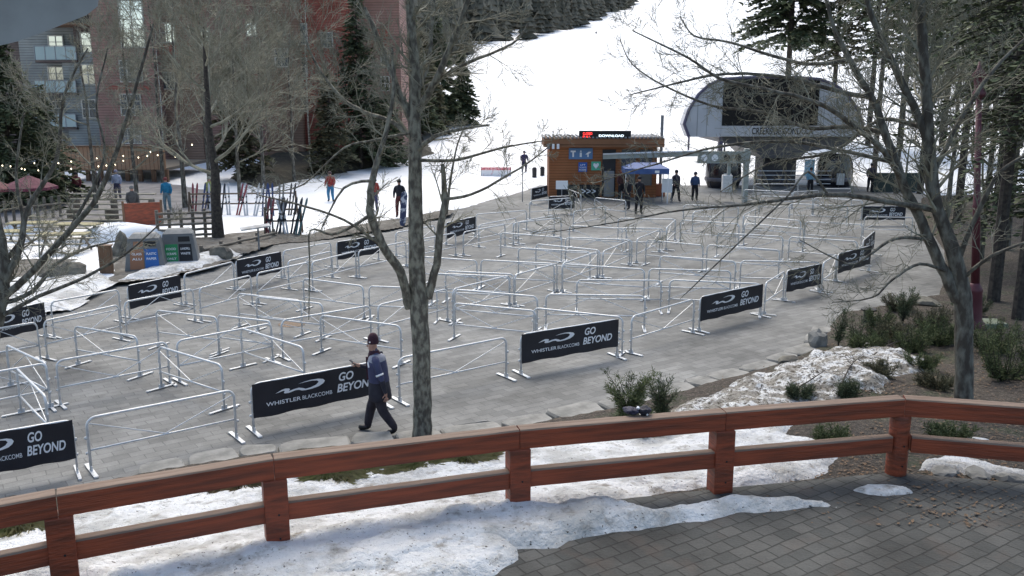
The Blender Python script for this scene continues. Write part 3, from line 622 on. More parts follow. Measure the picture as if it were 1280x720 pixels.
L2([(1127,205),(1060,190,.2),(985,177,.3),(900,183,.4),(820,205,.5),(740,230,.6)],[3,2.5,2,1.6,1.1,.5],dens=3.2,L=(.4,1.1),k=5,start=.1,up=-.02)
L2([(1165,300),(1120,298,-.4),(1085,320,-.7),(1060,330,-.8),(1000,300,-1)],[2.6,2.2,1.6,1.2,.5],dens=2.4,L=(.4,.9),k=5,up=-.05)
L2([(1185,340),(1150,330,-.5),(1115,350,-.8),(1090,372,-1),(1040,378,-1.2)],[2.4,2,1.5,1.1,.5],dens=2.4,L=(.4,.9),k=5,up=-.04)
L2([(1195,330),(1225,260,-.3),(1250,215,-.5),(1290,190,-.6)],[3.8,3,2.3,1.5],dens=3,L=(.5,1.2),k=6)
L2([(1200,350),(1240,320,-.4),(1290,300,-.6)],[3,2.4,1.5],dens=3,L=(.4,1.),k=5)
L2([(1166,220),(1200,150,.2),(1240,90,.4),(1290,40,.5)],[3.6,3,2.4,1.6],dens=3,L=(.5,1.3),k=6)
L2([(1152,160),(1100,150,.5),(1040,190,.8),(960,205,1),(900,240,1.1)],[3,2.5,2,1.4,.6],dens=3,L=(.4,1.1),k=5,up=-.04)
tm.build('trunk',bark,tr,True); cm.build('branches',twig,tr)
# near tree at the left edge, boughs fanning up and to the right
g=random.Random(31); b0=P(-18,452,0); Y3=b0[1]; s=Y3/F
tr=thing('bare_tree','bare mossy tree at the left edge in front of the leftmost far banner','tree',b0); tm=MB(); cm=MB()
def L3(pts,rpx,**k):
    q=[Vector(p)-Vector(tr.location) for p in pxl(pts,Y3)]; limb(tm,cm,q,[r*s for r in rpx],g,**k)
L3([(-18,455),(-10,420),(0,385),(6,350),(2,300),(-10,240),(-15,150)],[11,9,8,7,6,4,2],dens=2,L=(.6,1.4),k=8,start=.3)
L3([(4,372),(40,340,-.3),(85,290,-.5),(125,240,-.7),(155,160,-.9),(175,90,-1),(192,30,-1.1)],[5,4.2,3.6,3,2.4,1.8,1.1],dens=2.6,L=(.5,1.3),k=6,start=.1)
L3([(2,395),(50,370,-.5),(110,345,-.7),(160,315,-.8),(205,275,-.9)],[3,2.6,2.1,1.5,.7],dens=1.8,L=(.4,1.),k=5,start=.1)
L3([(5,355),(25,310),(35,260,.3),(70,200,.5),(80,120,.7),(110,60,.8)],[4.5,4,3.2,2.6,1.9,1],dens=2.6,L=(.5,1.3),k=6,start=.1)
L3([(0,380),(40,365),(70,330,.3),(110,310,.5),(150,300,.6)],[3.5,3,2.4,1.7,.8],dens=2.6,L=(.5,1.2),k=5,start=.1)
L3([(3,330),(30,290,.4),(20,220,.6),(30,140,.7)],[3.5,3,2,1],dens=2.6,L=(.5,1.2),k=5)
L3([(85,290,-.5),(130,200,-.3),(120,130,-.2),(135,60,0)],[2.2,1.8,1.4,.7],dens=2.6,L=(.4,1.1),k=5)
tm.build('trunk',bark,tr,True); cm.build('branches',twig,tr)
# middle-distance bare trees on the left
def bare_tree(px,py,h,r,seed,label,z=.15,lean=(0,0),mat=None,tmat=None,n=9,depth=3,crown=.3,spread=.9,Y=None,up=.18,group=None,Lr=(.35,.55)):
    g=random.Random(seed); b=P(px,py,z) if Y is None else np.array(D(px,py,Y))
    t=thing('bare_tree',label,'tree',b,0,group); tm=MB();cm=MB()
    pts=[Vector((0,0,-.2))]; 
    for i in range(1,7): pts.append(Vector((lean[0]*i/6*h+g.gauss(0,.05)*i*.3,lean[1]*i/6*h+g.gauss(0,.05)*i*.3,h*i/6)))
    rad=[r*1.2]+[r*(1-.13*i) for i in range(1,7)]
    p2,r2=smooth(pts,rad,3); tm.tube(p2,r2,8,False)
    for i in range(n):
        f=crown+(1-crown)*(i+g.random()*.6)/n; q=f*(len(p2)-1); a=min(int(q),len(p2)-2); p=p2[a].lerp(p2[a+1],q-a)
        az=g.random()*6.283; el=g.uniform(.1,.8)*spread+.2*f; d=Vector((math.cos(az)*math.cos(el),math.sin(az)*math.cos(el),math.sin(el)))
        grow(cm,p,d,h*g.uniform(*Lr)*(1.1-.5*f),r2[a]*.5,depth,g,up,(5,7),(.35,.9),(.45,.68),.2,max(.006,b[1]*.00026))
    tm.build('trunk',tmat or bark_d,t,True); cm.build('branches',mat or twig,t); return t
bare_tree(273,298,8.5,.24,41,'thick dark-trunked bare tree at the end of the log fence, wide twiggy crown',n=12,depth=3,crown=.28,Lr=(.45,.65))
for i,(px,py,h,r,lab,k) in enumerate([
 (232,262,10.5,.14,'bare tree behind the log fence, directly above the person in blue',5),
 (330,236,10,.13,'bare tree on the brushy bank above the rack crowded with skis',12),
 (300,250,9,.12,'bare tree on the snow just right of the thick dark trunk',9),
 (368,228,10,.12,'bare tree on the bank between the ski rack and the red-jacketed skier',9),
 (172,258,9.5,.12,'bare tree by the courtyard in front of the timber terrace wall',4),
 (120,262,9,.12,'slender bare tree in front of the slatted benches',4),
 (436,214,9,.11,'bare tree at the right end of the brushy bank before the tall conifer',10),
 (204,230,12,.14,'bare tree near the foot of the purple-brown facade',5),
 (262,232,12,.13,'bare tree in front of the facade between the terrace wall and the bank',9)]):
    bare_tree(px,py,h,r,50+i,lab,n=k,depth=3,crown=.2,tmat=bark,Lr=(.4,.6))
for i,(px,py,h,lab,lean) in enumerate([(389,220,13,'slim pale-barked tree against the red facade left of the tall conifer',(0,0)),(484,200,12,'slim pale-barked tree right of the tall conifer, the straighter of two',(0.0,0)),(480,202,12,'slim pale-barked leaning tree beside the straighter pale one',(.06,0)),(847-640,214,11,'slim pale-barked tree left of the middle in front of the facade',(0,0))]):
    bare_tree(px,py,h,.09,80+i,lab,n=9,depth=2,crown=.25,tmat=birch,lean=lean,mat=twig)
# conifers
def conifer(px,py,h,R_,seed,label,z=.1,Y=None,mat=None,nb=120,leaf=.32,trunk=.16,base=.08,droop=.35,group=None,power=1.0,dens=12,tmat=None):
    g=random.Random(seed); b=P(px,py,z) if Y is None else np.array(D(px,py,Y))
    t=thing('conifer',label,'tree',b,0,group); tm=MB(); cm=MB(); tm.tube([(0,0,-.3),(0,0,h*.5),(0,0,h)],[trunk,trunk*.6,.02],8,False)
    for i in range(nb):
        f=(i+g.random())/nb; zz=h*(base+(1-base)*f); L=R_*(1-f)**power*g.uniform(.65,1.12)+.15; az=g.random()*6.283
        ds=Vector((math.cos(az),math.sin(az),0)); n=5; pts=[]
        for k in range(n+1):
            u=k/n; pts.append(Vector((0,0,zz))+ds*(L*u)+Vector((g.gauss(0,.03),g.gauss(0,.03),-droop*L*u*u*.9+.12*L*u)))
        tm.tube(pts,[.03*(1-.8*k/n) for k in range(n+1)],3,False)
        nl=max(4,int(dens*L))
        for k in range(nl):
            u=g.uniform(.15,1.03); q=min(u,.999)*n; a=int(q); p=pts[a].lerp(pts[a+1],q-a)
            side=Vector((-ds.y,ds.x,0))*g.choice((-1,1)); dd=(ds*g.uniform(.2,1)+side*g.uniform(.2,1.1)+Vector((0,0,g.uniform(-.5,.2)))).normalized()
            l=leaf*g.uniform(.6,1.4); w_=l*g.uniform(.16,.3); nn=dd.cross(Vector((g.gauss(0,.6),g.gauss(0,.6),1))).normalized()*w_
            e=p+dd*l; mid=p+dd*l*.5
            cm.add([p,mid+nn,e,mid-nn],[(0,1,2,3)])
    tm.build('trunk',tmat or bark_d,t); cm.build('crown',mat or needle,t); return t
conifer(452,215,14.5,3.1,101,'tall dark green conifer in front of the red facade, broadest of the left conifers',nb=420,dens=38,leaf=.27)
conifer(578,161,9,2.5,102,'dark conifer standing against the bright slope right of the main tree',Y=112,z=2,nb=300,leaf=.42,dens=30,trunk=.25)
conifer(548,162,13,3.2,103,'conifer directly behind the main trunk, right half seen',Y=108,nb=300,leaf=.5,dens=26)
conifer(512,175,14,3.4,104,'conifer directly behind the main trunk, left half seen',Y=95,nb=300,leaf=.5,dens=26)
conifer(528,172,11,3,114,'lower brownish conifer behind the main trunk',Y=100,nb=200,leaf=.8,dens=16,mat=needle_b)
conifer(20,262,9.5,3.4,105,'big dark conifer at the left edge above the parasols',nb=340,dens=34,leaf=.28,base=.05)
conifer(62,250,6.5,2.3,106,'smaller conifer beside the terrace wall left end',nb=240,dens=32,leaf=.27)
conifer(-30,255,12,3.6,107,'tall conifer cut by the left edge below the grey camera hood',nb=240,dens=22,leaf=.42)
conifer(300,228,10,2.3,108,'conifer hidden among bare twigs above the ski racks',nb=220,leaf=.4,dens=20,mat=needle_b)
conifer(415,222,7.5,2.0,109,'small brownish conifer to the left of the tall green one',nb=200,leaf=.36,dens=20,mat=needle_b)
conifer(488,212,6,1.8,110,'low conifer right of the tall green one on the bank',nb=160,leaf=.35,dens=20)
# right-hand woods
conifer(1272,398,11,2.6,120,'dark conifer nearest behind the maroon lamp post on its right',nb=200,dens=20,leaf=.17,base=.42,trunk=.17,z=.3,droop=.5)
conifer(1242,372,15,3.0,121,'tall dark conifer rising right behind the maroon lamp post',nb=240,dens=18,leaf=.19,base=.34,trunk=.19,z=.3,droop=.5)
conifer(1310,335,14,3.8,122,'conifer cut by the right edge of the picture',nb=300,dens=24,leaf=.22,base=.12,trunk=.2,z=.3,droop=.5)
conifer(1196,278,18,3.4,123,'open tall conifer with high crown beyond the forked tree',nb=220,dens=14,leaf=.3,base=.42,trunk=.2,z=.2,droop=.5,power=.6)
conifer(1150,240,22,3.8,124,'tall open conifer right of the station seen through bare boughs',nb=240,dens=12,leaf=.36,base=.46,trunk=.22,droop=.5,power=.6)
conifer(1245,262,20,4.0,127,'tall conifer with high crown far behind the lamp post',nb=260,dens=14,leaf=.34,base=.34,trunk=.22,droop=.5,power=.6)
conifer(1092,222,24,3.6,128,'tall open conifer directly behind the right cabin',nb=180,dens=10,leaf=.4,base=.5,trunk=.22,droop=.5,power=.6)
conifer(980,178,33,5.4,125,'wide dark conifer beyond the station, above its left roof',Y=92,z=1,nb=420,leaf=.6,dens=14,base=.29,trunk=.35,power=.55)
for i,(px,py,h,lab,Y) in enumerate([(1225,320,10,'bare tree in the shade behind the lamp post, leftmost',None),(1258,310,10,'bare tree in the shade behind the lamp post, rightmost',None),(1120,238,10,'bare tree beyond the plaza just right of the station',None),(1185,262,10,'bare tree at the plaza edge beyond the forked trunk',None)]):
    bare_tree(px,py,h,.13,130+i,lab,n=12,depth=3,crown=.15,tmat=bark,Lr=(.4,.6),z=.25)
for i,(px,Yc,h_,bs,rr_,mt,lab) in enumerate([(1038,96,33,.25,4.6,needle_b,'tall brownish conifer beyond the station roof, right of the darker one'),(1085,90,32,.24,4.4,needle_b,'tall brownish conifer above the right end of the station'),(1125,84,31,.23,4.2,needle,'tall dark conifer crown between the forks of the big bare tree'),(1178,80,30,.2,4.4,needle_b,'tall brownish conifer just right of the forked tree top'),(1228,76,30,.16,4.6,needle,'tall dark conifer crown above the lamp post'),(1275,72,30,.12,4.6,needle_b,'tall brownish conifer in the top right corner')]):
    conifer(px,178,h_,rr_,140+i,lab,Y=Yc,nb=230,leaf=.5,dens=11,base=bs,trunk=.3,power=.5,mat=mt)
# shrubs, tufts
def shrub(name,px,py,w,h,seed,label,cat='shrub',mat=None,stems=9,leaf=.12,dens=40,upright=.6,group=None,zoff=0,fan=False):
    g=random.Random(seed); b=T(px,py); t=thing(name,label,cat,(b[0],b[1],b[2]+zoff-.03),0,group); tm=MB();cm=MB()
    for i in range(stems):
        az=g.random()*6.283; tip=Vector((math.cos(az)*w*.5*g.uniform(.3,1),math.sin(az)*w*.4*g.uniform(.3,1),h*g.uniform(.55,1.0)))
        mid=Vector((tip.x*.35,tip.y*.35,tip.z*.6)) if upright>.5 else Vector((tip.x*.6,tip.y*.6,tip.z*.35))
        pts,_=smooth([Vector((0,0,0)),mid,tip],[1,1,1],4); tm.tube(pts,[.012*(1-.8*k/8) for k in range(9)],4,False)
        for k in range(dens):
            u=g.uniform(.15,1); q=min(u,.999)*8; a=int(q); p=pts[a].lerp(pts[a+1],q-a); base=(pts[a+1]-pts[a])
            d=rot_dir(base,g.uniform(.3,1.1),g.random()*6.283); l=leaf*g.uniform(.6,1.3)*(1.2-.5*u); sw=Vector((g.gauss(0,1),g.gauss(0,1),g.gauss(0,1)))
            # side spray: a twiglet with several narrow leaves
            for j in range(6):
                pp=p+d*(l*j/5); dd=(d+sw*.2+Vector((g.gauss(0,.5),g.gauss(0,.5),g.gauss(0,.5)))).normalized(); ll=l*.75; nn=dd.cross(Vector((g.gauss(0,1),g.gauss(0,1),g.gauss(0,1)))).normalized()*ll*.075
                cm.add([pp,pp+dd*ll*.5+nn,pp+dd*ll,pp+dd*ll*.5-nn],[(0,1,2,3)])
    tm.build('stems',bark_d,t); cm.build('foliage',mat or needle_y,t); return t
shrub('dwarf_conifer',785,536,1.0,1.05,1,'young feathery conifer bush behind the railing, left of its twin',mat=needle_y,stems=22,dens=44,leaf=.12)
shrub('dwarf_conifer',826,530,.6,1.05,2,'young dark conifer bush behind the railing, right of its twin',mat=needle,stems=12,dens=44,leaf=.11)
shrub('low_shrub',805,552,1.3,.45,3,'low green shrub at the foot of the two young conifers',mat=needle_y,stems=26,dens=30,leaf=.1,upright=.2)
shrub('dwarf_pine',1048,432,.55,1.0,4,'upright dwarf pine tuft right of the pale boulder',mat=needle,stems=7,dens=40,leaf=.11)
shrub('dwarf_pine',1075,428,1.3,.8,5,'sprawling dwarf pine with bare bent stems behind the snow mound',mat=needle,stems=9,dens=26,leaf=.11,upright=.2)
shrub('dwarf_pine',1128,405,.7,1.0,6,'dwarf pine tuft at the plaza edge by the dark boulder',mat=needle,stems=8,dens=36,leaf=.12)
for i,(px,py,w_,h_,m_,lab) in enumerate([(1110,425,1.1,.5,needle_b,'straggly brown shrub left of the forked trunk'),(1140,440,1.2,.55,needle_y,'olive shrub beside the forked trunk, behind the snow mound'),(1165,412,1.2,.6,needle_b,'brown twiggy shrub at the far side of the bed'),(1095,408,1.0,.5,needle_y,'olive shrub by the plaza edge, between two dwarf pines'),(1150,462,.9,.35,needle_y,'low olive shrub at the right tip of the snow mound'),(1170,485,.8,.3,needle_b,'low brown shrub by the foot of the forked trunk'),(1255,475,1.9,1.15,needle_y,'dense cedar bush right of the forked trunk, nearer'),(1300,470,1.7,1.2,needle,'dense dark cedar bush at the right edge'),(1240,440,1.5,.8,needle_y,'cedar bush at the base of the lamp post'),(1040,558,.75,.32,needle_y,'green ferny tuft under the railing left of the round post'),(1000,500,.5,.3,needle,'small dark twiggy shrub on the snow mound above the rail'),(1060,498,.5,.35,needle,'small twiggy shrub behind the rail corner, right of the other'),(1080,440,1.2,.5,needle_y,'olive shrub behind the snow mound, right of the sprawling pine'),(1125,388,1.3,.5,needle_b,'brown shrub spilling over the plaza edge by the dark boulder'),(1175,430,1.3,.6,needle_y,'green shrub just left of the forked trunk, rear'),(1100,470,.7,.3,needle_b,'tiny brown shrub in the middle of the snow mound'),(1215,395,1.1,.6,needle,'dark shrub in front of the lamp post base'),(1190,550,.9,.25,needle_y,'low green shrub behind the rail right of the round post')]):
    shrub('shrub',px,py,w_,h_,20+i,lab,mat=m_,stems=34 if w_>1 else 22,dens=40,leaf=.1,upright=.35)
for i,(a_,b_,L_,lab) in enumerate([((985,500),(1030,478),1,'fallen twiggy branch lying on the left part of the snow mound'),((1050,492),(1072,462),1,'fallen twiggy branch lying on the right part of the snow mound'),((1090,452),(1140,436),1,'fallen branch across the back of the snow mound')]):
    qa=T(*a_); qb=T(*b_); g=random.Random(60+i); t=tag(empty('fallen_branch',(qa[0],qa[1],qa[2]+.14)),lab,'branch'); m=MB(); c2=MB()
    limb(m,c2,[(0,0,0),((qb[0]-qa[0])*.5,(qb[1]-qa[1])*.5,.12),(qb[0]-qa[0],qb[1]-qa[1],qb[2]-qa[2]+.1)],[.018,.013,.006],g,dens=7,L=(.15,.4),depth=1,start=.1,k=5)
    m.build('stem',bark_d,t); c2.build('twigs',bark_d,t)
def tuft(px,py,w_,h_,seed,lab,n=900,mat=None):
    g=random.Random(seed); b=T(px,py); m=MB()
    for i in range(n):
        a=g.random()*6.283; rr_=g.random()**.5; x=math.cos(a)*rr_*w_*.5; y=math.sin(a)*rr_*w_*.3; l=h_*g.uniform(.5,1.1); dx=x*.5+g.gauss(0,.05); dy=y*.5+g.gauss(0,.05)
        m.add([(x-.006,y,-.04),(x+.006,y,-.04),(x+dx*.6+.004,y+dy*.6,l*.75),(x+dx*1.4,y+dy*1.4,l*.7)],[(0,1,2,3)])
    o=m.build('grass_tuft',mat or grass_m,loc=(float(b[0]),float(b[1]),float(b[2])+.09)); tag(o,lab,'grass tuft','grass tufts in the snowy bed')
for i,(px,py,w_,lab) in enumerate([(415,606,.7,'grass tuft in the snow, left of the widest one seen above the lower rail'),(455,600,1.0,'widest grass tuft in the snow seen above the lower rail'),(525,595,.7,'grass tuft in the snow between the widest one and the tree foot'),(582,582,.6,'grass tuft in the snow nearest the railing post'),(600,578,.4,'smallest green tuft tight against the railing post'),(250,622,.9,'brown grass tuft above the lower rail left of the second post',),(300,615,.9,'straw coloured grass tuft beside the second railing post'),(25,668,.9,'green grass tuft at the far left under the railing')]):
    tuft(px,py,w_*.8,.15,i,lab,mat=M('straw_grass',(.24,.17,.09),.9,0,(.12,.10,.05),5) if i in(5,6) else None)
# fallen leaves and bark chips litter
rs_=np.random.RandomState(9); px=rs_.uniform(900,1290,4200); py=rs_.uniform(430,660,4200)
RYX=[np.array([ray(a,b) for a,b in zip(px,py)])][0]; z=np.full(4200,.5)
for _ in range(8):
    t=(z-H)/RYX[:,2]; Xq=RYX[:,0]*t; Yq=RYX[:,1]*t; z=.5*z+.5*topA(Xq,Yq)
z=topA(Xq,Yq); g=random.Random(9); m=MB()
for i in range(4200):
    if z[i]<.05 or (px[i]<1040 and py[i]<560 and g.random()<.75): continue
    if abs(z[i]-DECK)<.005 and g.random()<(.55 if px[i]>1130 else .93): continue
    a=g.random()*6.28; l=g.uniform(.012,.045); t=g.uniform(-.5,.5); d=Vector((math.cos(a),math.sin(a),t*.6))*l; n=Vector((-math.sin(a),math.cos(a),g.uniform(-.4,.4)))*l*.5; c=Vector((float(Xq[i]),float(Yq[i]),float(z[i])+.02))
    m.add([c-d,c+n,c+d,c-n],[(0,1,2,3)])
tag(m.build('leaf_litter',M('dry_leaves',(.20,.13,.08),.9,0,(.07,.05,.035),30,3)),'scattered dry leaves and bark chips on the bed and terrace','leaf litter',kind='stuff')
# ------------------------------------------------------------------ people
def dist_seg(p,a,b):
    ab=b-a; t=max(0,min(1,(p-a).dot(ab)/max(ab.length_squared,1e-9))); return (p-a-ab*t).length
def body(name,joints,edges,regions,mats,parent,sub=2):
    """one continuous skinned figure; joints {name:(xyz,r)}, faces coloured by nearest bone"""
    names=list(joints); me=bpy.data.meshes.new(name); me.from_pydata([joints[n][0] for n in names],[(names.index(a),names.index(b)) for a,b in edges],[])
    o=bpy.data.objects.new('tmp',me); COL.objects.link(o); sk=o.modifiers.new('skin','SKIN'); sk.use_smooth_shade=True
    if not me.skin_vertices: 
        pass
    for i,n in enumerate(names):
        r=joints[n][1]; r=tuple(r) if np.ndim(r) else (float(r),float(r)); me.skin_vertices[0].data[i].radius=r
    me.skin_vertices[0].data[names.index('pelvis')].use_root=True
    if sub: ss=o.modifiers.new('sub','SUBSURF'); ss.levels=sub; ss.render_levels=sub
    dg=bpy.context.evaluated_depsgraph_get(); dg.update(); m2=bpy.data.meshes.new_from_object(o.evaluated_get(dg)); bpy.data.objects.remove(o)
    m2.name=name; m2.materials.clear()
    for m in mats: m2.materials.append(m)
    segs=[(Vector(joints[a][0]),Vector(joints[b][0]),regions.get((a,b),0),max(np.max(joints[a][1]),.01)) for a,b in edges]
    for p in m2.polygons:
        c=p.center; best=min(segs,key=lambda s:dist_seg(c,s[0],s[1])/(s[3]+.03)); p.material_index=best[2]; p.use_smooth=True
    b=bpy.data.objects.new(name,m2); COL.objects.link(b); b.parent=parent; return b
E_=[('pelvis','waist'),('waist','chest'),('chest','neckb'),('neckb','neck'),('neck','head'),('head','crown'),('neckb','shL'),('shL','elL'),('elL','wrL'),('wrL','haL'),('neckb','shR'),('shR','elR'),('elR','wrR'),('wrR','haR'),('pelvis','hipL'),('hipL','knL'),('knL','anL'),('anL','toL'),('pelvis','hipR'),('hipR','knR'),('knR','anR'),('anR','toR')]
RG_={}
for a,b in E_:
    if a in('neck','head') or b in('haL','haR'): RG_[(a,b)]=2
    elif a in('anL','anR'): RG_[(a,b)]=3
    elif a in('hipL','hipR','knL','knR') or b in('hipL','hipR'): RG_[(a,b)]=1
    else: RG_[(a,b)]=0
def cloth(name,c,c2=None): return M(name,c,.8,0,c2 or tuple(x*.6 for x in c),6,4,.3,25)
CM={}
def cmat(c):
    if c not in CM: CM[c]=cloth('fabric',c)
    return CM[c]
def person(loc,rz,label,top_c,leg_c,hat_c=(.02,.02,.02),h=1.75,pose='stand',group=None,hair=None):
    """local frame: the figure faces -Y"""
    t=thing('person',label,'person',loc,rz,group); s=h/1.75
    lg={'stand':(.0,.0,0,0),'walk':(-.22,.2,.1,-.1),'ski':(-.06,.02,-.1,-.1)}[pose]
    kb=-.12 if pose=='ski' else 0
    J={'pelvis':((0,0,.93+kb*.5),.13),'waist':((0,0,1.06+kb*.5),.125),'chest':((0,-.02+kb*.3,1.28+kb*.5),(.19,.13)),'neckb':((0,-.01+kb*.4,1.43+kb*.6),.09),'neck':((0,-.02+kb*.4,1.5+kb*.6),.055),'head':((0,-.035+kb*.4,1.58+kb*.6),(.078,.09)),'crown':((0,-.03+kb*.4,1.68+kb*.6),(.07,.082)),
    'shL':((.18,0+kb*.4,1.4+kb*.5),.075),'elL':((.25,.03-.0+lg[2]*.5,1.13),.055),'wrL':((.24,-.1+lg[2]+kb,.95),.04),'haL':((.23,-.15+lg[2]+kb,.88),.035),
    'shR':((-.18,0+kb*.4,1.4+kb*.5),.075),'elR':((-.25,.03+lg[3]*.5,1.13),.055),'wrR':((-.24,-.12+lg[3]+kb,.97),.04),'haR':((-.22,-.18+lg[3]+kb,.92),.035),
    'hipL':((.1,0,.88+kb*.5),.11),'knL':((.12,lg[0]*.6-.02+kb,.5),.075),'anL':((.13,lg[0]+.03,.1),.055),'toL':((.15,lg[0]-.13,.05),.045),
    'hipR':((-.1,0,.88+kb*.5),.11),'knR':((-.12,lg[1]*.4-.04+kb,.5),.075),'anR':((-.13,lg[1]+.03,.1),.055),'toR':((-.15,lg[1]-.13,.05),.045)}
    J={k:(tuple(c*s for c in v[0]),(np.array(v[1])*(1.22 if k[:2] in('pe','wa','ch','sh','el','hi','kn','an') else 1.05))) for k,v in J.items()}
    body('body',J,E_,RG_,[cmat(top_c),cmat(leg_c),skin_m,black_m],t,1)
    hd=J['crown'][0]; m=MB(); m.lathe([(.098,-.05),(.103,0),(.097,.05),(.07,.095),(.02,.115)],(hd[0],hd[1],hd[2]),12,1,1.12); m.build('hat',cmat(hat_c),t,True)
    fx=J['head'][0]; m=MB(); m.box(-.012,.012,fx[1]-.115,fx[1]-.08,fx[2]-.015,fx[2]+.02); m.build('nose',skin_m,t)
    return t
# the walking person in front
p0=P(474,541,0); zu=lambda v:v
mp=thing('person','person in maroon beanie and navy jacket walking left past the banner, looking at a phone','person',(p0[0],p0[1],.0),R(-8))
navy=M('navy_nylon',(.035,.042,.10),.6,0,(.055,.06,.13),5,4,.5,12); dark_navy=M('dark_lower_panel',(.016,.016,.028),.7,0,(.03,.03,.045),6,4,.5,12)
plum=M('plum_fleece',(.055,.02,.032),.85,0,(.035,.014,.024),12,4,.4,40); trouser=M('dark_trousers',(.022,.018,.028),.8,0,(.04,.035,.045),6,4,.5,14); grey_y=M('grey_yoke',(.27,.28,.33),.7,0,(.20,.21,.26),8,3)
# local frame: faces -X ; near side is -Y
J={'pelvis':((.02,0,.88),(.14,.15)),'waist':((.02,0,1.03),(.13,.14)),'chest':((.0,0,1.26),(.14,.17)),'neckb':((-.02,0,1.43),(.08,.085)),'neck':((-.04,0,1.51),(.052,.052)),'jaw':((-.088,0,1.56),(.068,.062)),'head':((-.075,0,1.62),(.10,.085)),'crown':((-.06,0,1.72),(.088,.078)),
'shN':((.02,-.17,1.40),.08),'elN':((.14,-.24,1.10),.062),'wrN':((.21,-.25,.86),.042),'paN':((.22,-.25,.79),(.042,.024)),
'shF':((-.02,.17,1.40),.08),'elF':((-.10,.22,1.12),.062),'wrF':((-.33,.12,1.20),.038),'paF':((-.40,.09,1.23),(.038,.022)),
'hipN':((.03,-.09,.82),(.13,.12)),'knN':((.10,-.10,.46),(.098,.09)),'anN':((.31,-.10,.17),(.075,.066)),'heN':((.33,-.10,.10),(.05,.045)),'toN':((.17,-.10,.045),(.055,.045)),
'hipF':((.0,.09,.82),(.13,.12)),'knF':((-.16,.10,.47),(.098,.09)),'anF':((-.24,.10,.12),(.078,.068)),'heF':((-.22,.10,.06),(.05,.05)),'toF':((-.42,.10,.05),(.055,.045))}
Ed=[('pelvis','waist'),('waist','chest'),('chest','neckb'),('neckb','neck'),('neck','head'),('head','crown'),('head','jaw'),('neckb','shN'),('shN','elN'),('elN','wrN'),('wrN','paN'),('neckb','shF'),('shF','elF'),('elF','wrF'),('wrF','paF'),('pelvis','hipN'),('hipN','knN'),('knN','anN'),('anN','heN'),('heN','toN'),('pelvis','hipF'),('hipF','knF'),('knF','anF'),('anF','heF'),('heF','toF')]
Rr={}
for a,b in Ed:
    if a in('neck','head'): Rr[(a,b)]=2
    elif b in('paN','paF'): Rr[(a,b)]=2
    elif a in('anN','anF','heN','heF'): Rr[(a,b)]=3
    elif a in('elN','elF'): Rr[(a,b)]=4
    elif a in('hipN','hipF','knN','knF') or b in('hipN','hipF'): Rr[(a,b)]=1
    else: Rr[(a,b)]=0
# fingers: far hand curls round the phone, near hand hangs half closed
def fing(nm,base,dirs,r=.0095):
    c=Vector(base); J[nm+'0']=(tuple(c),r); prev=nm+'0'
    for k,dd in enumerate(dirs):
        c=c+Vector(dd); n=nm+str(k+1); J[n]=(tuple(c),r*(.95-.1*k)); Ed.append((prev,n)); Rr[(prev,n)]=2; prev=n
for k in range(4):
    y=-.275+.0165*k; l=[.9,1.08,1.05,.82][k]; x=.235-.0*k
    fing('fn%d'%k,(.222+.004*k,-.25,.76),[(.0+(k-1.5)*.016,-.004,-.02),(-.008,0,-.036*l),(-.016,0,-.024*l)]); Ed.append(('paN','fn%d0'%k)); Rr[('paN','fn%d0'%k)]=2
fing('tn',(.205,-.255,.80),[(-.03,-.012,-.024),(-.012,-.004,-.028)],.011); Ed.append(('paN','tn0')); Rr[('paN','tn0')]=2
for k in range(4):
    l=[.85,1.05,1.08,.9][k]
    fing('ff%d'%k,(-.425,.085,1.225+.0*k),[(-.02,.012,-.03+.019*k),(-.03*l,-.022,.006),(-.01,-.03*l,.006)]); Ed.append(('paF','ff%d0'%k)); Rr[('paF','ff%d0'%k)]=2
fing('tf',(-.40,.07,1.25),[(-.02,-.028,.022),(-.028,-.012,.014)],.011); Ed.append(('paF','tf0')); Rr[('paF','tf0')]=2
sc_=1.03
body('body',J,Ed,Rr,[navy,trouser,skin_m,black_m,dark_navy],mp,2)
# face
m=MB(); m.add([(-.158,-.0,1.655),(-.150,-.016,1.605),(-.150,.016,1.605),(-.186,0,1.607),(-.152,0,1.592)],[(0,1,3),(0,3,2),(1,4,3),(3,4,2)]); m.build('nose',skin_m,mp)
m=MB()
for s_ in(-1,1): m.lathe([(.004,-.007),(.010,-.004),(.011,.0),(.010,.004),(.004,.007)],(-.145,s_*.03,1.652),8)
m.build('eyes',M('eye_dark',(.03,.02,.02),.3),mp)
m=MB(); m.tube([(-.146,-.022,1.573),(-.152,0,1.573),(-.146,.022,1.573)],[.003,.006,.003],6); m.build('mouth',M('lips',(.28,.09,.08),.5),mp)
for s_ in(-1,1):
    m=MB(); m.lathe([(.005,-.03),(.02,-.02),(.024,0),(.018,.022),(.006,.03)],(-.055,s_*.082,1.625),8,.9,.5); m.build('ear',skin_m,mp,True)
m=MB(); m.lathe([(.096,-.045),(.100,-.035),(.100,.0),(.096,.008),(.097,.03),(.088,.075),(.068,.115),(.042,.14),(.012,.15)],(-.058,0,1.71),18,1.02,.9); hat=m.build('beanie',plum,mp,True)
m=MB(); m.box(-.10,-.075,-.108,-.1,1.70,1.722); m.build('badge',white_ink,hat)
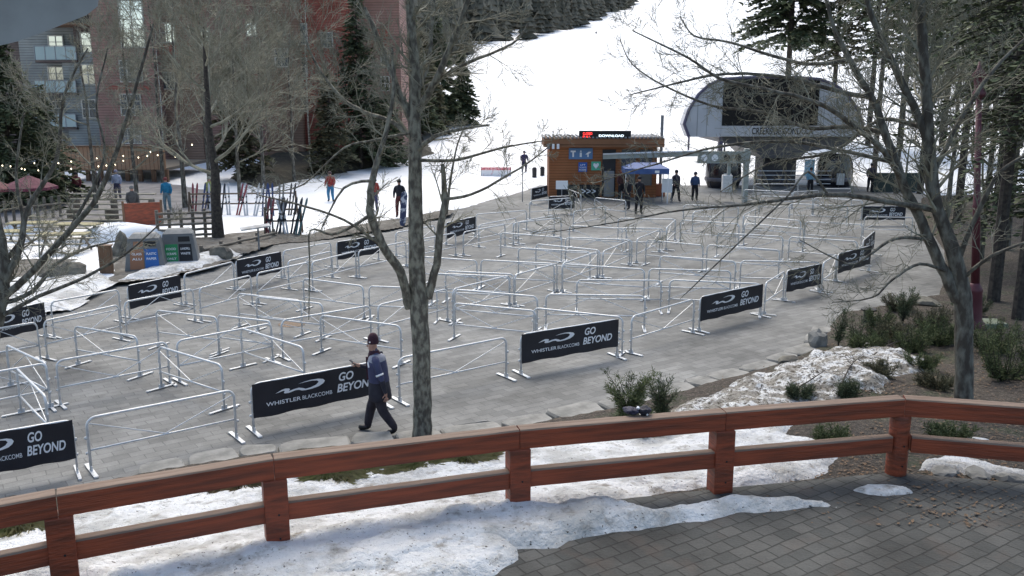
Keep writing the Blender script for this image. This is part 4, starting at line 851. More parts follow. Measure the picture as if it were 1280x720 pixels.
# jacket shell
def loft(m,rings,k=22,seed=1,amp=.012):
    g=random.Random(seed); vs=[];fs=[]
    for i,(cx,cy,z,a,b) in enumerate(rings):
        for j in range(k):
            q=6.283*j/k; w_=1+amp*math.sin(q*3+i*1.1)+amp*.8*math.sin(q*7+i*2.3); vs.append((cx+a*w_*math.cos(q),cy+b*w_*math.sin(q),z))
    for i in range(len(rings)-1):
        for j in range(k): fs.append((i*k+j,i*k+(j+1)%k,(i+1)*k+(j+1)%k,(i+1)*k+j))
    m.add(vs,fs)
m=MB(); loft(m,[(.04,0,.64,.185,.21),(.04,0,.66,.205,.225),(.035,0,.78,.198,.215),(.03,0,.93,.185,.205),(.025,0,.99,.18,.203)],amp=.03); jl=m.build('jacket_skirt',dark_navy,mp,True)
m=MB(); loft(m,[(.025,0,.985,.182,.205),(.02,0,1.08,.176,.205),(.01,0,1.22,.172,.215),(.0,0,1.32,.165,.222),(.0,0,1.37,.155,.215)],amp=.02); jk=m.build('jacket',navy,mp,True)
m=MB(); loft(m,[(.0,0,1.365,.157,.217),(.0,0,1.42,.14,.195),(-.01,0,1.46,.115,.14),(-.02,0,1.485,.095,.10)],amp=.015); m.build('yoke',grey_y,jk,True)
m=MB(); loft(m,[(-.03,0,1.42,.135,.11),(-.045,0,1.48,.105,.1),(-.045,0,1.53,.09,.085),(-.05,0,1.545,.08,.075)],amp=.03); m.build('neck_warmer',plum,mp,True)
m=MB(); m.beam((-.165,-.03,1.42),(-.16,-.03,1.0),.02,.05); m.build('front_panel',plum,jk)
m=MB(); m.tube([(.105,-.228,1.175),(.118,-.232,1.145)],[.072,.071],14); m.build('sleeve_stripe',white_ink,mp,True)
m=MB(); m.beam((-.12,-.15,1.36),(-.09,-.2,1.28),.02,.03); m.build('chest_stripe',white_ink,jk)
m=MB(); m.tube([(.06,-.06,.0),(.06,.06,.0)],.001,4)
ph=MB(); ph.beam((0,0,-.075),(0,0,.075),.07,.009); o=ph.build('phone',black_m,loc=mp.matrix_world@Vector((0,0,0))); 
Mx=Matrix.Translation(mp.location)@Matrix.Rotation(R(-8),4,'Z'); lc=Mx@Vector((-.465,.075,1.275)); o.location=lc; o.rotation_euler=(R(0),R(-52),R(-8)); bevel(o,.004)
tag(o,"dark phone held up in the walking person's far hand",'phone')
def ppl(px,py,rz,lab,tc,lc_,hat=(.02,.02,.02),h=1.75,pose='stand',Y=None,z=0):
    q=P(px,py,z) if Y is None else D(px,py,Y); return person(q,R(rz),lab,tc,lc_,hat,h,pose)
BK=(.016,.015,.022)
ppl(798,268,10,'heavy-set person in long black clothing at the near edge of the blue canopy',BK,BK,(.02,.02,.03),1.95)
ppl(784,262,-60,'person in black under the blue canopy left of the heavy-set person',BK,(.03,.03,.04),(.05,.03,.03),1.7)
ppl(844,252,20,'person in black jacket and black trousers with pale bib walking right of the blue canopy',(.04,.035,.06),BK,(.02,.02,.03),1.8,'walk')
ppl(868,251,0,'person in a blue jacket by the snow between canopy and left cabin',(.05,.09,.20),BK,(.03,.03,.06),1.65)
ppl(776,250,30,'person at the back of the blue canopy against the hut wall',(.10,.04,.04),BK,(.3,.08,.05),1.7)
ppl(1087,240,0,'person in dark clothing standing beside the right cabin near the forked tree',(.05,.04,.06),BK,(.02,.02,.03),1.8)
ppl(1012,243,0,'person in light blue top at the station base left of the right cabin',(.20,.40,.55),BK,(.02,.02,.03),1.65)
ppl(655,217,10,'skier in dark blue alone on the bright snow left of the hut',(.035,.03,.10),(.03,.03,.06),(.04,.03,.10),1.8,'ski',z=.15)
ppl(745,45,0,'tiny distant skier in the middle of the slope, lower of two',(.03,.03,.03),BK,h=1.9,Y=352)
ppl(769,28,0,'tiny distant skier near the top of the slope, upper of two',(.05,.03,.10),BK,h=1.9,Y=470)
ppl(414,252,0,'skier in red jacket and bright blue trousers standing on the snow behind the barriers',(.30,.03,.03),(.04,.20,.38),(.08,.05,.05),1.75,'ski',z=.15)
ppl(468,264,0,'person in red top partly behind the left bough of the main tree',(.30,.05,.04),(.05,.05,.12),(.05,.03,.03),1.75,z=.15)
ppl(500,272,0,'person in black with dark red trousers left of the main trunk holding a snowboard',(.02,.02,.03),(.12,.03,.03),(.02,.02,.02),1.85,z=.15)
ppl(210,265,0,'person in bright blue jacket behind the log fence',(.02,.22,.40),(.20,.30,.35),(.2,.05,.05),1.75,z=.15)
ppl(168,278,30,'person with lime green gloves beside the red brown board',(.10,.10,.10),(.05,.05,.06),(.2,.2,.2),1.7,z=.15)
ppl(264,262,0,'person in lime yellow top by the thick dark trunk',(.40,.42,.15),BK,(.3,.3,.25),1.7,z=.15)
ppl(148,250,0,'person in white and blue top above the slatted benches',(.45,.5,.65),(.08,.08,.14),(.3,.3,.4),1.7,z=.15)
ppl(122,246,20,'person in grey seated area left of the white-and-blue one',(.12,.10,.11),BK,(.05,.05,.05),1.65,z=.15)
ppl(98,252,0,'person in dark red near the maroon parasol',(.18,.04,.05),BK,(.04,.04,.04),1.65,z=.15)
q=P(503,283,.15); m=MB(); pts=[(-.14,-.6),(-.15,.6),(-.1,.75),(0,.8),(.1,.75),(.15,.6),(.14,-.6),(.1,-.75),(0,-.8),(-.1,-.75)]; m.prism([(x,z+.8) for x,z in pts],-.01,.01); o=m.build('snowboard',M('board_print',(.03,.04,.10),.4,0,(.5,.5,.55),3,2,contrast=(.5,.56)),loc=(q[0]+.0,q[1],.15)); o.rotation_euler=(R(-6),R(4),0); tag(fixn(o),'blue and white snowboard stood on end in front of the person in dark red trousers','snowboard')
# ------------------------------------------------------------------ skis and racks
skiM=[M('ski_'+n,c,.4) for n,c in (('black',(.02,.02,.03)),('blue',(.03,.05,.14)),('red',(.22,.04,.05)),('white',(.5,.5,.52)),('teal',(.05,.12,.13)),('grey',(.16,.15,.14)))]
def ski_pair(loc,lean,rz,mat,label,group):
    t=thing('ski_pair',label,'skis',loc,rz,group); t.rotation_euler[1]=R((sum(map(ord,label))%21)-10)
    for s_ in(-1,1):
        m=MB(); pts=[(.055,0),(.045,.1),(.035,.8),(.05,1.45),(.04,1.58),(.0,1.68)]
        poly=[(x,z) for x,z in pts]+[(-x,z) for x,z in pts[::-1][1:]]
        m.prism(poly,-.008,.008); o=fixn(m.build('ski',mat,t,loc=(s_*.05,s_*.02,0))); o.rotation_euler=(lean,R(s_*2),0)
        b=MB(); b.box(-.035,.035,-.05,-.01,.62,.72); b.box(-.035,.035,-.05,-.01,.92,.98); b.build('binding',black_m,o)
    return t
def ski_rack(px,py,wid,n,label,seed,grp,z=.15):
    q=P(px,py,z); t=thing('ski_rack',label,'ski rack',q,R(6)); g=random.Random(seed)
    m=MB(); 
    for zz in(.55,1.05): m.beam((-wid/2,0,zz),(wid/2,0,zz),.05,.07)
    m.build('rails',M('rack_timber',(.12,.085,.06),.8,0,(.2,.16,.12),5),t)
    for s_ in(-1,1):
        m=MB(); m.beam((s_*wid/2,-.35,0),(s_*wid/2,0,1.15),.07,.07); m.beam((s_*wid/2,.35,0),(s_*wid/2,0,1.15),.07,.07); m.build('leg',M('rack_leg',(.1,.07,.05),.8),t)
    for i in range(n):
        x=-wid/2+wid*(i+.5)/n; w_=Vector(q)+Vector((x,-.35,0)); c=g.choice([0,0,1,2,3,4,5,3])
        nm=['black','dark blue','dark red','white','dark teal','grey'][c]
        ski_pair((w_.x,w_.y,.12),R(-14),R(g.uniform(-30,30)),skiM[c],f'{nm} skis leaning on the {grp}, {ORD[i+1]} pair from the left','skis leaning on the '+grp)
ski_rack(305,268,5.2,12,'long timber ski rack crowded with skis on the snow beyond the thick dark trunk',3,'long rack')
ski_rack(355,292,1.5,7,'short ski rack at the snow edge packed with dark skis',4,'short rack')
def pole_sign():
    q=P(324,312,.15); t=thing('table','small high table with snowy slanted top left of the short ski rack','table',q,R(20)); m=MB(); m.box(-.55,.55,-.35,.35,.86,.91,Matrix.Rotation(R(-6),4,'Y')); m.build('table_top',M('snowy_board',(.6,.6,.6),.8,0,(.3,.28,.25),4),t); m=MB(); m.tube([(0,0,0),(0,0,.87)],.035,8); m.build('leg',steel_d,t)
pole_sign()
# ------------------------------------------------------------------ recycling bins
binm=M('bin_grey',(.135,.14,.145),.55,0,(.17,.175,.18),3,4); 
cols={'orange':M('label_orange',(.32,.15,.085),.6),'blue':M('label_blue',(.03,.13,.40),.6),'green':M('label_green',(.03,.26,.10),.6),'black':M('label_black',(.015,.015,.02),.6)}
def rbin(px,py,label,labs,rz):
    q=P(px,py,.1); t=thing('recycling_bin',label,'recycling bin',(q[0],q[1],.12),rz)
    w0,w1,hh,dd=.66,.50,1.12,.42
    m=MB(); m.add([(-w0,-dd,0),(w0,-dd,0),(w0,dd,0),(-w0,dd,0),(-w1,-dd*.8,hh),(w1,-dd*.8,hh),(w1,dd*.8,hh),(-w1,dd*.8,hh)],[(0,3,2,1),(4,5,6,7),(0,1,5,4),(1,2,6,5),(2,3,7,6),(3,0,4,7)])
    bevel(m.build('body',binm,t),.03)
    m=MB(); m.add([(-w1-.01,-dd*.8-.01,hh+.004),(w1+.01,-dd*.8-.01,hh+.004),(w1+.01,dd*.8,hh+.004),(-w1-.01,dd*.8,hh+.004),(-w1*.72,-dd*.3,hh+.16),(w1*.72,-dd*.3,hh+.16),(w1*.72,dd*.5,hh+.16),(-w1*.72,dd*.5,hh+.16)],[(0,3,2,1),(4,5,6,7),(0,1,5,4),(1,2,6,5),(2,3,7,6),(3,0,4,7)]); bevel(m.build('lid',M('bin_lid',(.17,.175,.175),.6,0,(.25,.25,.24),4),t),.02)
    def yf(z): return -dd+ (dd*.2)*z/hh
    for s_,(cn,txt) in zip((-1,1),labs):
        m=MB(); x0,x1=(-.5,-.02) if s_<0 else (.02,.5); x0*=.94;x1*=.94
        m.add([(x0,yf(.1)-.012,.1),(x1,yf(.1)-.012,.1),(x1*.92,yf(.78)-.012,.78),(x0*.92,yf(.78)-.012,.78)],[(0,1,2,3)]); lb=m.build('label_panel',cols[cn],t)
        for k,tx in enumerate(txt):
            z=.58-.17*k; x=text_mesh(tx,(x0+.06)*.95,(x1-.06)*.95,z,z+.08,0,'lettering',white_ink,lb,bold=.02)
            for v in x.data.vertices: v.co.y=yf(v.co.z)-.02
        m=MB(); z0,z1=.86,1.04; m.add([(x0*.7,yf(z0)-.012,z0),(x1*.86,yf(z0)-.012,z0),(x1*.82,yf(z1)-.012,z1),(x0*.66,yf(z1)-.012,z1)],[(0,1,2,3)]); m.build('opening',cols[cn] if cn=='orange' else black_m if cn!='green' else binm,t)
    m=MB(); m.box(-w0-.03,w0+.03,-dd-.06,dd+.03,-.06,-.004); m.build('plinth',black_m,t)
rbin(184,338,'grey recycling bin with orange and blue label panels, left of the pair',[('orange',('GLASS','ALU')),('blue',('PLASTIC','PAPER'))],R(14))
rbin(226,331,'grey bin with green and black label panels, right of the pair',[('green',('FOOD','SCRAPS','ONLY')),('black',('LANDFILL','WASTE'))],R(14))
# left courtyard things
wood_b=Mwood('brown_plank',(.11,.06,.035),(.19,.11,.065),'Z'); wood_g=Mwood('grey_log',(.10,.085,.07),(.2,.18,.15),'X'); plank=Mwood('grey_slat',(.20,.19,.15),(.33,.31,.25),'X')
q=P(134,342,.1); m=MB(); m.box(-.2,.2,-.12,.12,0,.95); m.mi=0; m.box(-.23,.23,-.15,.15,.951,1.0); bevel(tag(m.build('wooden_post',wood_b,loc=(q[0],q[1],.08),rz=R(10)),'short squat brown wooden post left of the bins','post'),.015)
q=P(180,285,.1); o=MB(); o.box(-.75,.75,-.04,.04,.1,1.15); t=thing('notice_board','red brown wooden board turned towards the benches behind the bins','board',q,R(24)); bevel(o.build('panel',stain,t),.01)
for s_ in(-1,1): m=MB(); m.box(s_*.8-.05,s_*.8+.05,-.05,.05,0,1.25); m.build('post',wood_b,t)
def snow_lump(name,px,py,w_,d_,h_,lab,z=.12,cat='snow pile'):
    q=P(px,py,z); m=MB(); k=26; 
    for_=[]
    vs=[];fs=[]; nr=9
    for i in range(nr+1):
        f=i/nr
        for j in range(k):
            a=6.283*j/k; rr_=math.sin(f*math.pi/2)*(1+.12*math.sin(a*3+1)+.06*math.sin(a*5)); vs.append((math.cos(a)*rr_*w_,math.sin(a)*rr_*d_,h_*math.cos(f*math.pi/2)**.7+.03*math.sin(a*4+i)))
    for i in range(nr):
        for j in range(k): fs.append((i*k+j,i*k+(j+1)%k,(i+1)*k+(j+1)%k,(i+1)*k+j))
    m.add(vs,fs); o=fixn(m.build(name,snow_clean,loc=(q[0],q[1],z-.03),smooth=True)); tag(o,lab,cat); return o
snow_lump('snow_pile',150,300,1.7,.9,.75,'smooth white snow pile behind the tall rounded boulder')
snow_lump('snow_pile',25,292,.8,.5,.45,'small snow pile among the courtyard tables at the far left')
# slatted steps / benches
q=P(124,281,.12); t=thing('bench_tiers','tiers of pale weathered slatted benches in the courtyard','bench',q,R(-3))
for k in range(6):
    m=MB(); m.box(-2.0,2.0,.32*k,.32*k+.24,.18+.21*k,.235+.21*k); m.build('seat_plank',plank,t)
for s_ in(-1,0,1): m=MB(); m.box(s_*1.85-.05,s_*1.85+.05,.0,1.85,0,.17); m.box(s_*1.85-.045,s_*1.85+.045,.7,1.85,.171,.6); m.box(s_*1.85-.04,s_*1.85+.04,1.3,1.84,.601,1.0); m.build('support',wood_g,t)
def log_fence(pa,pb,n,rows,h,lab,mat=wood_g,z=.12,mat2=None):
    a=P(*pa,z); b=P(*pb,z); d=Vector(b)-Vector(a); L=d.length; t=thing('log_fence',lab,'fence',a,math.atan2(d.y,d.x))
    for r in range(rows):
        m=MB(); zz=h*(r+.7)/rows; m.tube([(L*i/8,.0+.015*math.sin(i*2+r),zz+.01*math.cos(i*3+r)) for i in range(9)],.055,8); m.build('rail',mat,t)
    for i in range(n): x=L*i/(n-1); m=MB(); m.tube([(x,.11,-.1),(x,.11,h+.08)],.07,8); m.build('post',mat,t)
log_fence((198,300),(272,297),6,5,1.15,'dark log fence with snow seen between its rails, right of the red brown board')
log_fence((0,282),(78,272),9,1,1.0,'low dark picket railing under the maroon parasol')
a=P(0,282,.12);b=P(78,272,.12)
m=MB()
log_fence((255,318),(345,296),5,1,.25,'low log edging at the plaza side below the ski racks')
# parasols
def parasol(px,py,wid,lab,col):
    q=P(px,py,.12); t=thing('parasol',lab,'parasol',q); m=MB(); k=8; vs=[(0,0,2.45)]+[(math.cos(6.283*j/k+.3)*wid,math.sin(6.283*j/k+.3)*wid,1.95) for j in range(k)]+[(math.cos(6.283*j/k+.3)*wid,math.sin(6.283*j/k+.3)*wid,1.83) for j in range(k)]
    m.add(vs,[(0,1+j,1+(j+1)%k) for j in range(k)]+[(1+j,1+k+j,1+k+(j+1)%k,1+(j+1)%k) for j in range(k)]); m.build('canopy',cloth('parasol_cloth',col),t); m=MB(); m.tube([(0,0,0),(0,0,2.5)],.03,8); m.build('pole',steel_d,t); m=MB(); m.lathe([(.3,0),(.3,.06),(.05,.1)],k=12); m.build('base',black_m,t)
parasol(43,288,1.15,'maroon parasol open in the courtyard on the left',(.13,.03,.055)); parasol(-8,291,1.1,'maroon parasol half outside the left edge',(.16,.05,.06))
def picnic(px,py,lab,rz=0):
    q=P(px,py,.12); t=thing('picnic_table',lab,'table',q,R(rz)); 
    m=MB(); m.box(-.9,.9,-.38,.38,.70,.75); m.build('table_top',M('yellowed_planks',(.36,.33,.20),.8,0,(.24,.21,.12),5),t)
    for s_ in(-1,1): m=MB(); m.box(-.9,.9,s_*.75-.13,s_*.75+.13,.42,.46); m.build('seat',plank,t)
    for s_ in(-1,1): m=MB(); m.beam((s_*.65,-.75,0),(s_*.65,.15,.70),.08,.05,(1,0,0)); m.beam((s_*.72,.75,0),(s_*.72,-.15,.70),.08,.05,(1,0,0)); m.build('leg',wood_g,t)
picnic(42,300,'picnic table with pale yellow top nearest the maroon parasol',5); picnic(100,302,'picnic table with pale yellow top in front of the slatted benches',-4); picnic(82,316,'picnic table left of the snow pile, nearest the boulders',8); picnic(10,312,'picnic table at the left edge behind the bare tree',3)
# timber terrace wall and building
Yt=62; 
def rectD(x0,x1,y0,y1,Y): a=D(x0,y1,Y); b=D(x1,y0,Y); return a[0],b[0],a[2],b[2]
x0,x1,z0,z1=rectD(76,205,184,212,Yt)
t=thing('timber_terrace','raised terrace faced with upright orange brown boards in front of the building','terrace',((x0+x1)/2,Yt,0)); cx=(x0+x1)/2
m=MB(); m.box(x0-cx,x1-cx,0,.12,z0,z1); m.build('board_wall',Msiding('orange_boards',(.34,.20,.12),(.42,.26,.17),.28,True),t)
m=MB(); m.box(x0-cx-.1,x1-cx+.1,-.1,.2,z1+.003,z1+.1); m.build('cap_rail',wood_b,t)
m=MB(); m.box(x0-cx,x1-cx,.13,9,z0-.1,z0+.1); m.build('deck_floor',wood_g,t)
for i in range(9): m=MB(); xx=(x0-cx)+(x1-x0)*i/8; m.box(xx-.12,xx+.12,-.02,.25,-.2,z0-.003); m.build('post',wood_b,t)
# string lights
t=thing('string_lights','string of small warm lit bulbs sagging before the timber terrace','string lights',(D(0,207,44)[0],44,0)); O=Vector(t.location)
bulb=M('lit_bulb',(1,.9,.7),.4,emit=((1,.85,.6),2.5)); bl=[(3,207),(13,208),(27,211),(43,204),(31,212),(48,213),(59,205),(73,204),(89,202),(89,211),(121,198),(123,208),(133,207),(144,206),(154,201),(154,195),(173,197),(184,195),(188,190),(197,194),(219,196),(240,181)]
line=[]
for i in range(0,40): x=i*6.5; y=209-.00006*x*x*4-x*.04+2.5*math.sin(i*.8); line.append(Vector(D(x,y,44))-O)
m=MB(); m.tube(line,.012,4); m.build('cable',black_m,t)
m=None
for a,b in bl:
    m=MB(); m.lathe([(.008,-.035),(.026,-.015),(.03,0),(.022,.026),(.008,.04)],tuple(Vector(D(a,b,44))-O),8); m.build('bulb',bulb,t,True)
YB=78.0
glass=M('window_glass',(.97,.97,.98),.06,1); glass_d=M('window_glass_dim',(.10,.11,.12),.15,.3,spec=.8); frame_w=M('window_frame_pale',(.45,.43,.38),.6)
sidB=Msiding('blue_grey_siding',(.19,.205,.205),(.25,.27,.265),.22); sidP=Msiding('plum_brown_siding',(.25,.145,.12),(.32,.19,.16),.22); sidR=Msiding('red_siding',(.27,.085,.06),(.34,.11,.085),.22); sidD=Msiding('dark_brown_siding',(.085,.065,.06),(.12,.095,.085),.22); sidT=Msiding('tan_brown_siding',(.22,.14,.10),(.29,.19,.14),.22)
bt=thing('apartment_building','five storey building with blue grey, plum brown and red siding behind the bare trees','building',(D(200,200,YB)[0],YB,0)); O=Vector(bt.location)
def wallp(x0,x1,y0,y1,dY,m_,nm='wall'):
    a=rectD(x0,x1,y0,y1,YB+dY); m=MB(); m.box(a[0]-O.x,a[1]-O.x,dY,dY+6,a[2],a[3]); return m.build(nm,m_,bt)
wallp(-60,46,-30,245,2.5,sidD); wallp(44,95,-30,245,2.2,sidB); wallp(94,133,66,245,.6,sidB); wallp(94,133,-30,66,.9,sidD); wallp(132,186,-30,245,-.4,sidP); wallp(185,240,-30,245,1.0,sidT); wallp(186,240,56,68,.85,sidR); wallp(239,360,-30,245,1.6,sidP); wallp(338,370,-30,245,.5,sidT); wallp(369,432,-30,245,1.2,sidR); wallp(431,498,-30,245,2.4,sidP); wallp(462,484,36,56,2.2,sidR); wallp(396,432,10,36,1.0,sidR)
m=wallp(133,186,107,112,-.7,sidR,'trim_band')
def window(x0,x1,y0,y1,dY,nx,ny,gl=glass):
    a=rectD(x0,x1,y0,y1,YB+dY); m=MB(); X0,X1,Z0,Z1=a[0]-O.x,a[1]-O.x,a[2],a[3]; b=.09
    m.box(X0,X1,dY-.1,dY-.003,Z1-b,Z1); m.box(X0,X1,dY-.1,dY-.003,Z0,Z0+b); m.box(X0,X0+b,dY-.1,dY-.003,Z0+b,Z1-b); m.box(X1-b,X1,dY-.1,dY-.003,Z0+b,Z1-b)
    for i in range(1,nx): x=X0+(X1-X0)*i/nx; m.box(x-.03,x+.03,dY-.09,dY-.05,Z0+b,Z1-b)
    for i in range(1,ny): z=Z0+(Z1-Z0)*i/ny; m.box(X0+b,X1-b,dY-.088,dY-.048,z-.03,z+.03)
    w_=m.build('window',frame_w,bt); m=MB(); m.box(X0+b,X1-b,dY-.045,dY-.005,Z0+b,Z1-b); m.build('pane',gl,w_)
for a in [(61,79,44,61,2.2,2,2),(61,80,83,101,2.2,2,2),(62,78,118,136,2.2,2,2,glass_d),(102,127,40,66,.9,2,3),(103,126,80,106,.6,3,2),(104,120,124,148,.6,2,2,glass_d),(152,178,0,60,-.4,2,5),(151,177,75,103,-.4,3,3,glass_d),(152,176,117,145,-.4,3,3,glass_d),(153,176,160,180,-.4,3,2,glass_d),(200,218,28,54,1.0,2,2),(199,218,90,112,1.0,2,2,glass_d),(246,262,36,58,1.6,2,2),(246,262,84,106,1.6,2,2,glass_d),(308,321,28,46,1.6,2,2),(306,320,72,92,1.6,2,2,glass_d),(371,384,29,56,1.2,2,2,glass_d),(371,384,72,96,1.2,2,2,glass_d),(371,384,118,140,1.2,2,2,glass_d),(402,416,40,60,1.2,2,2,glass_d),(476,487,64,84,2.4,2,2),(476,487,95,114,2.4,2,2),(476,487,130,146,2.4,2,2,glass_d),(344,360,60,84,.5,2,2,glass_d)]: window(*a)
balm=M('balcony_glass',(.30,.38,.38),.25,0,spec=.6)
for y0,y1 in((57,76),(100,117),(142,160)):
    a=rectD(44,94,y0,y1,YB+.2); X0,X1,Z0,Z1=a[0]-O.x,a[1]-O.x,a[2],a[3]; m=MB(); m.box(X0,X1,.2,2.2,Z0-.15,Z0+.05); b=m.build('balcony',sidD,bt)
    m=MB(); m.box(X0+.05,X1-.05,.22,.25,Z0+.1,Z1-.08); m.build('balustrade_panel',balm,b)
    m=MB(); m.box(X0,X1,.18,.28,Z1-.06,Z1); 
    for i in range(5): x=X0+(X1-X0)*i/4; m.box(x-.03,x+.03,.19,.27,Z0+.05,Z1-.061)
    m.build('handrail',steel_d,b)
a=rectD(40,130,28,36,YB-.6); m=MB(); m.box(a[0]-O.x,a[1]-O.x,-.6,3,a[2]+.3,a[3]); m.build('eave',wood_b,bt)
a=rectD(-80,500,-60,-34,YB); m=MB(); m.prism([(a[0]-O.x,a[2]),(a[1]-O.x,a[2]),(a[1]-O.x-5,a[3]+3),(a[0]-O.x+5,a[3]+3)],-1.2,9); fixn(m.build('roof',steel_d,bt))
# ------------------------------------------------------------------ lift hut
cedar=Msiding('cedar_siding',(.30,.115,.05),(.38,.155,.07),.16); YHt=P(750,247)[1]
h0=P(686,247); sH=YHt/F
ht=thing('ticket_hut','small flat-roofed hut clad in orange cedar boards behind the queue','hut',(h0[0],YHt,0)); O=Vector(ht.location)
def HR(x0,x1,y0,y1,dy=0):
    a=rectD(x0,x1,y0,y1,YHt+dy); return a[0]-O.x,a[1]-O.x,a[2],a[3]
X0,X1,Z0,Z1=HR(686,822,182,247); m=MB(); m.box(X0,X1,0,3.2,-.05,Z1+.3); m.build('wall',cedar,ht)
a=HR(680,831,173,184,-.5); m=MB(); m.box(a[0],a[1],-.5,3.7,a[2],a[3]); m.build('roof',Msiding('roof_fascia',(.21,.10,.05),(.27,.13,.07),.35),ht)
a2=HR(679,832,172,174,-.55); m=MB(); 
for i in range(30): x=a2[0]+(a2[1]-a2[0])*i/30; m.box(x,x+(a2[1]-a2[0])/60,-.55,3.75,a[3]+.003,a[3]+.09)
m.build('roof_ribs',steel_d,ht)
def plate(parent,O,dyp,rect,mat,nm,th=.05,Yb=None,txt=None,tm_=white_ink,tb=.01):
    a=HR(*rect,dyp); m=MB(); m.box(a[0],a[1],dyp,dyp+th,a[2],a[3]); b=bevel(m.build(nm,mat,parent),.008)
    if txt:
        for s_,fx0,fx1,fz0,fz1,mt in txt: text_mesh(s_,a[0]+(a[1]-a[0])*fx0,a[0]+(a[1]-a[0])*fx1,a[2]+(a[3]-a[2])*fz0,a[2]+(a[3]-a[2])*fz1,dyp-.006,'lettering',mt,b,bold=tb)
    return b
redled=M('red_led',(.5,.02,.02),.5,emit=((1,.05,.05),1.6)); wled=M('white_led',(.8,.9,1),.5,emit=((.75,.88,1),1.4))
plate(ht,O,-.3,(724,789,163.5,174),black_m,'display_board',.3,txt=[('CLOSED',.07,.25,.52,.82,redled),('FULL',.07,.22,.18,.42,redled),('DOWNLOAD',.38,.86,.28,.55,wled)])
bs=plate(ht,O,-.06,(711,741,185,199),M('sign_blue',(.10,.20,.38),.5),'pictogram_sign')
a=HR(711,741,185,199,-.06)
for i in range(3):
    cx=a[0]+(a[1]-a[0])*(.18+.32*i); cz=(a[2]+a[3])/2; m=MB(); w_=.15
    if i==0: m.box(cx-.05,cx+.05,-.075,-.064,cz-.2,cz+.08); m.box(cx-.15,cx+.15,-.075,-.064,cz+.081,cz+.18)
    elif i==1: m.lathe([(.001,-.075),(.07,-.075)],(cx,0,0),4); m=MB(); m.box(cx-.06,cx+.06,-.075,-.064,cz-.2,cz+.06); m.box(cx-.04,cx+.04,-.075,-.064,cz+.09,cz+.18)
    else: m.add([(cx-.18,-.07,cz-.05),(cx-.02,-.07,cz-.05),(cx+.18,-.07,cz+.1),(cx+.02,-.07,cz+.12)],[(0,1,2,3)]); m.box(cx-.06,cx+.02,-.075,-.064,cz-.2,cz-.051)
    m.build('pictogram',white_ink,bs)
plate(ht,O,-.06,(723,734,203,215),M('sign_blue_deep',(.02,.10,.40),.5),'blue_notice',txt=[('LIFT',.2,.8,.66,.82,white_ink),('TICKETS',.1,.9,.4,.55,white_ink),('PASSES',.1,.9,.15,.3,white_ink)])
b=plate(ht,O,-.06,(739,751,202,213),M('aed_green',(.08,.42,.27),.5),'first_aid_sign')
a=HR(739,751,202,213,-.06); cx=(a[0]+a[1])/2; cz=(a[2]+a[3])/2; m=MB(); m.add([(cx,-.068,cz-.17),(cx+.17,-.068,cz+.04),(cx+.15,-.068,cz+.15),(cx+.06,-.068,cz+.17),(cx,-.068,cz+.1),(cx-.06,-.068,cz+.17),(cx-.15,-.068,cz+.15),(cx-.17,-.068,cz+.04)],[(0,1,2,3,4,5,6,7)]); m.build('heart',white_ink,b)
plate(ht,O,-.04,(752,770,187,246),M('dark_door',(.02,.02,.025),.5),'door',.05); plate(ht,O,-.04,(776,795,187,232),glass_d,'window',.05); plate(ht,O,-.04,(799,816,187,232),glass_d,'window',.05)
plate(ht,O,-.05,(696,722,231,247),black_m,'lower_panel',.05); plate(ht,O,-.05,(724,750,231,247),black_m,'lower_panel',.05,txt=[('>>>',.1,.8,.3,.7,white_ink)])
for x in(684,690,696): 
    a=HR(x-.0,x+3,180,186,-.6); m=MB(); m.box(a[0],a[1],-.75,-.5,a[2],a[3]); m.build('spotlight',white_ink if x>684 else steel_d,ht)
q=P(828,247); m=MB(); m.tube([(0,0,0),(0,0,D(828,144,q[1]+1)[2])],.09,8); tag(m.build('mast',steel_d,loc=(q[0],q[1]+1,0)),'thin dark mast rising behind the right end of the hut roof','mast')
# bench of plastic boxes and a noticeboard near the hut
q=P(702,262); t=thing('info_sign','small white notice on a stand at the left end of the hut','sign',q); m=MB(); m.box(-.32,.32,-.02,.02,1.1,1.55); m.build('panel',white_ink,t); m=MB(); m.tube([(0,.03,0),(0,.03,1.5)],.03,6); m.build('stand',steel_d,t)
for i,(px,py,lab) in enumerate([(668,224,'dark litter bin on the snow left of the hut, left one'),(678,223,'dark litter bin on the snow left of the hut, right one')]):
    q=P(px,py,.1); m=MB(); m.lathe([(.16,0),(.17,.75),(.12,.85),(.02,.88)],k=12); tag(m.build('litter_bin',black_m,loc=q),lab,'litter bin')
q=P(672,253); m=MB(); m.tube([(0,0,0),(0,0,2.1)],.03,6); q=P(653,252); tag(m.build('pole',steel_d,loc=q),'thin upright pole on the snow edge left of the black banners','pole')
# big red/white banner on the slope
q=D(620,225,66); t=thing('event_banner','wide white banner with red top strip standing on the slope left of the hut','banner',q); m=MB(); w_=37*66/F/2; m.box(-w_,w_,-.02,.02,.15,.72); m.build('panel',M('white_red_print',(.8,.8,.8),.6,0,(.6,.25,.28),3,3,contrast=(.55,.7)),t); m=MB(); m.box(-w_,w_,-.03,.03,.723,.92); m.build('top_strip',M('red_print',(.6,.06,.08),.6,0,(.8,.5,.5),6,3),t)
for s_ in(-1,1): m=MB(); m.tube([(s_*w_,0,-.2),(s_*w_,0,.95)],.03,6); m.build('post',steel_d,t)
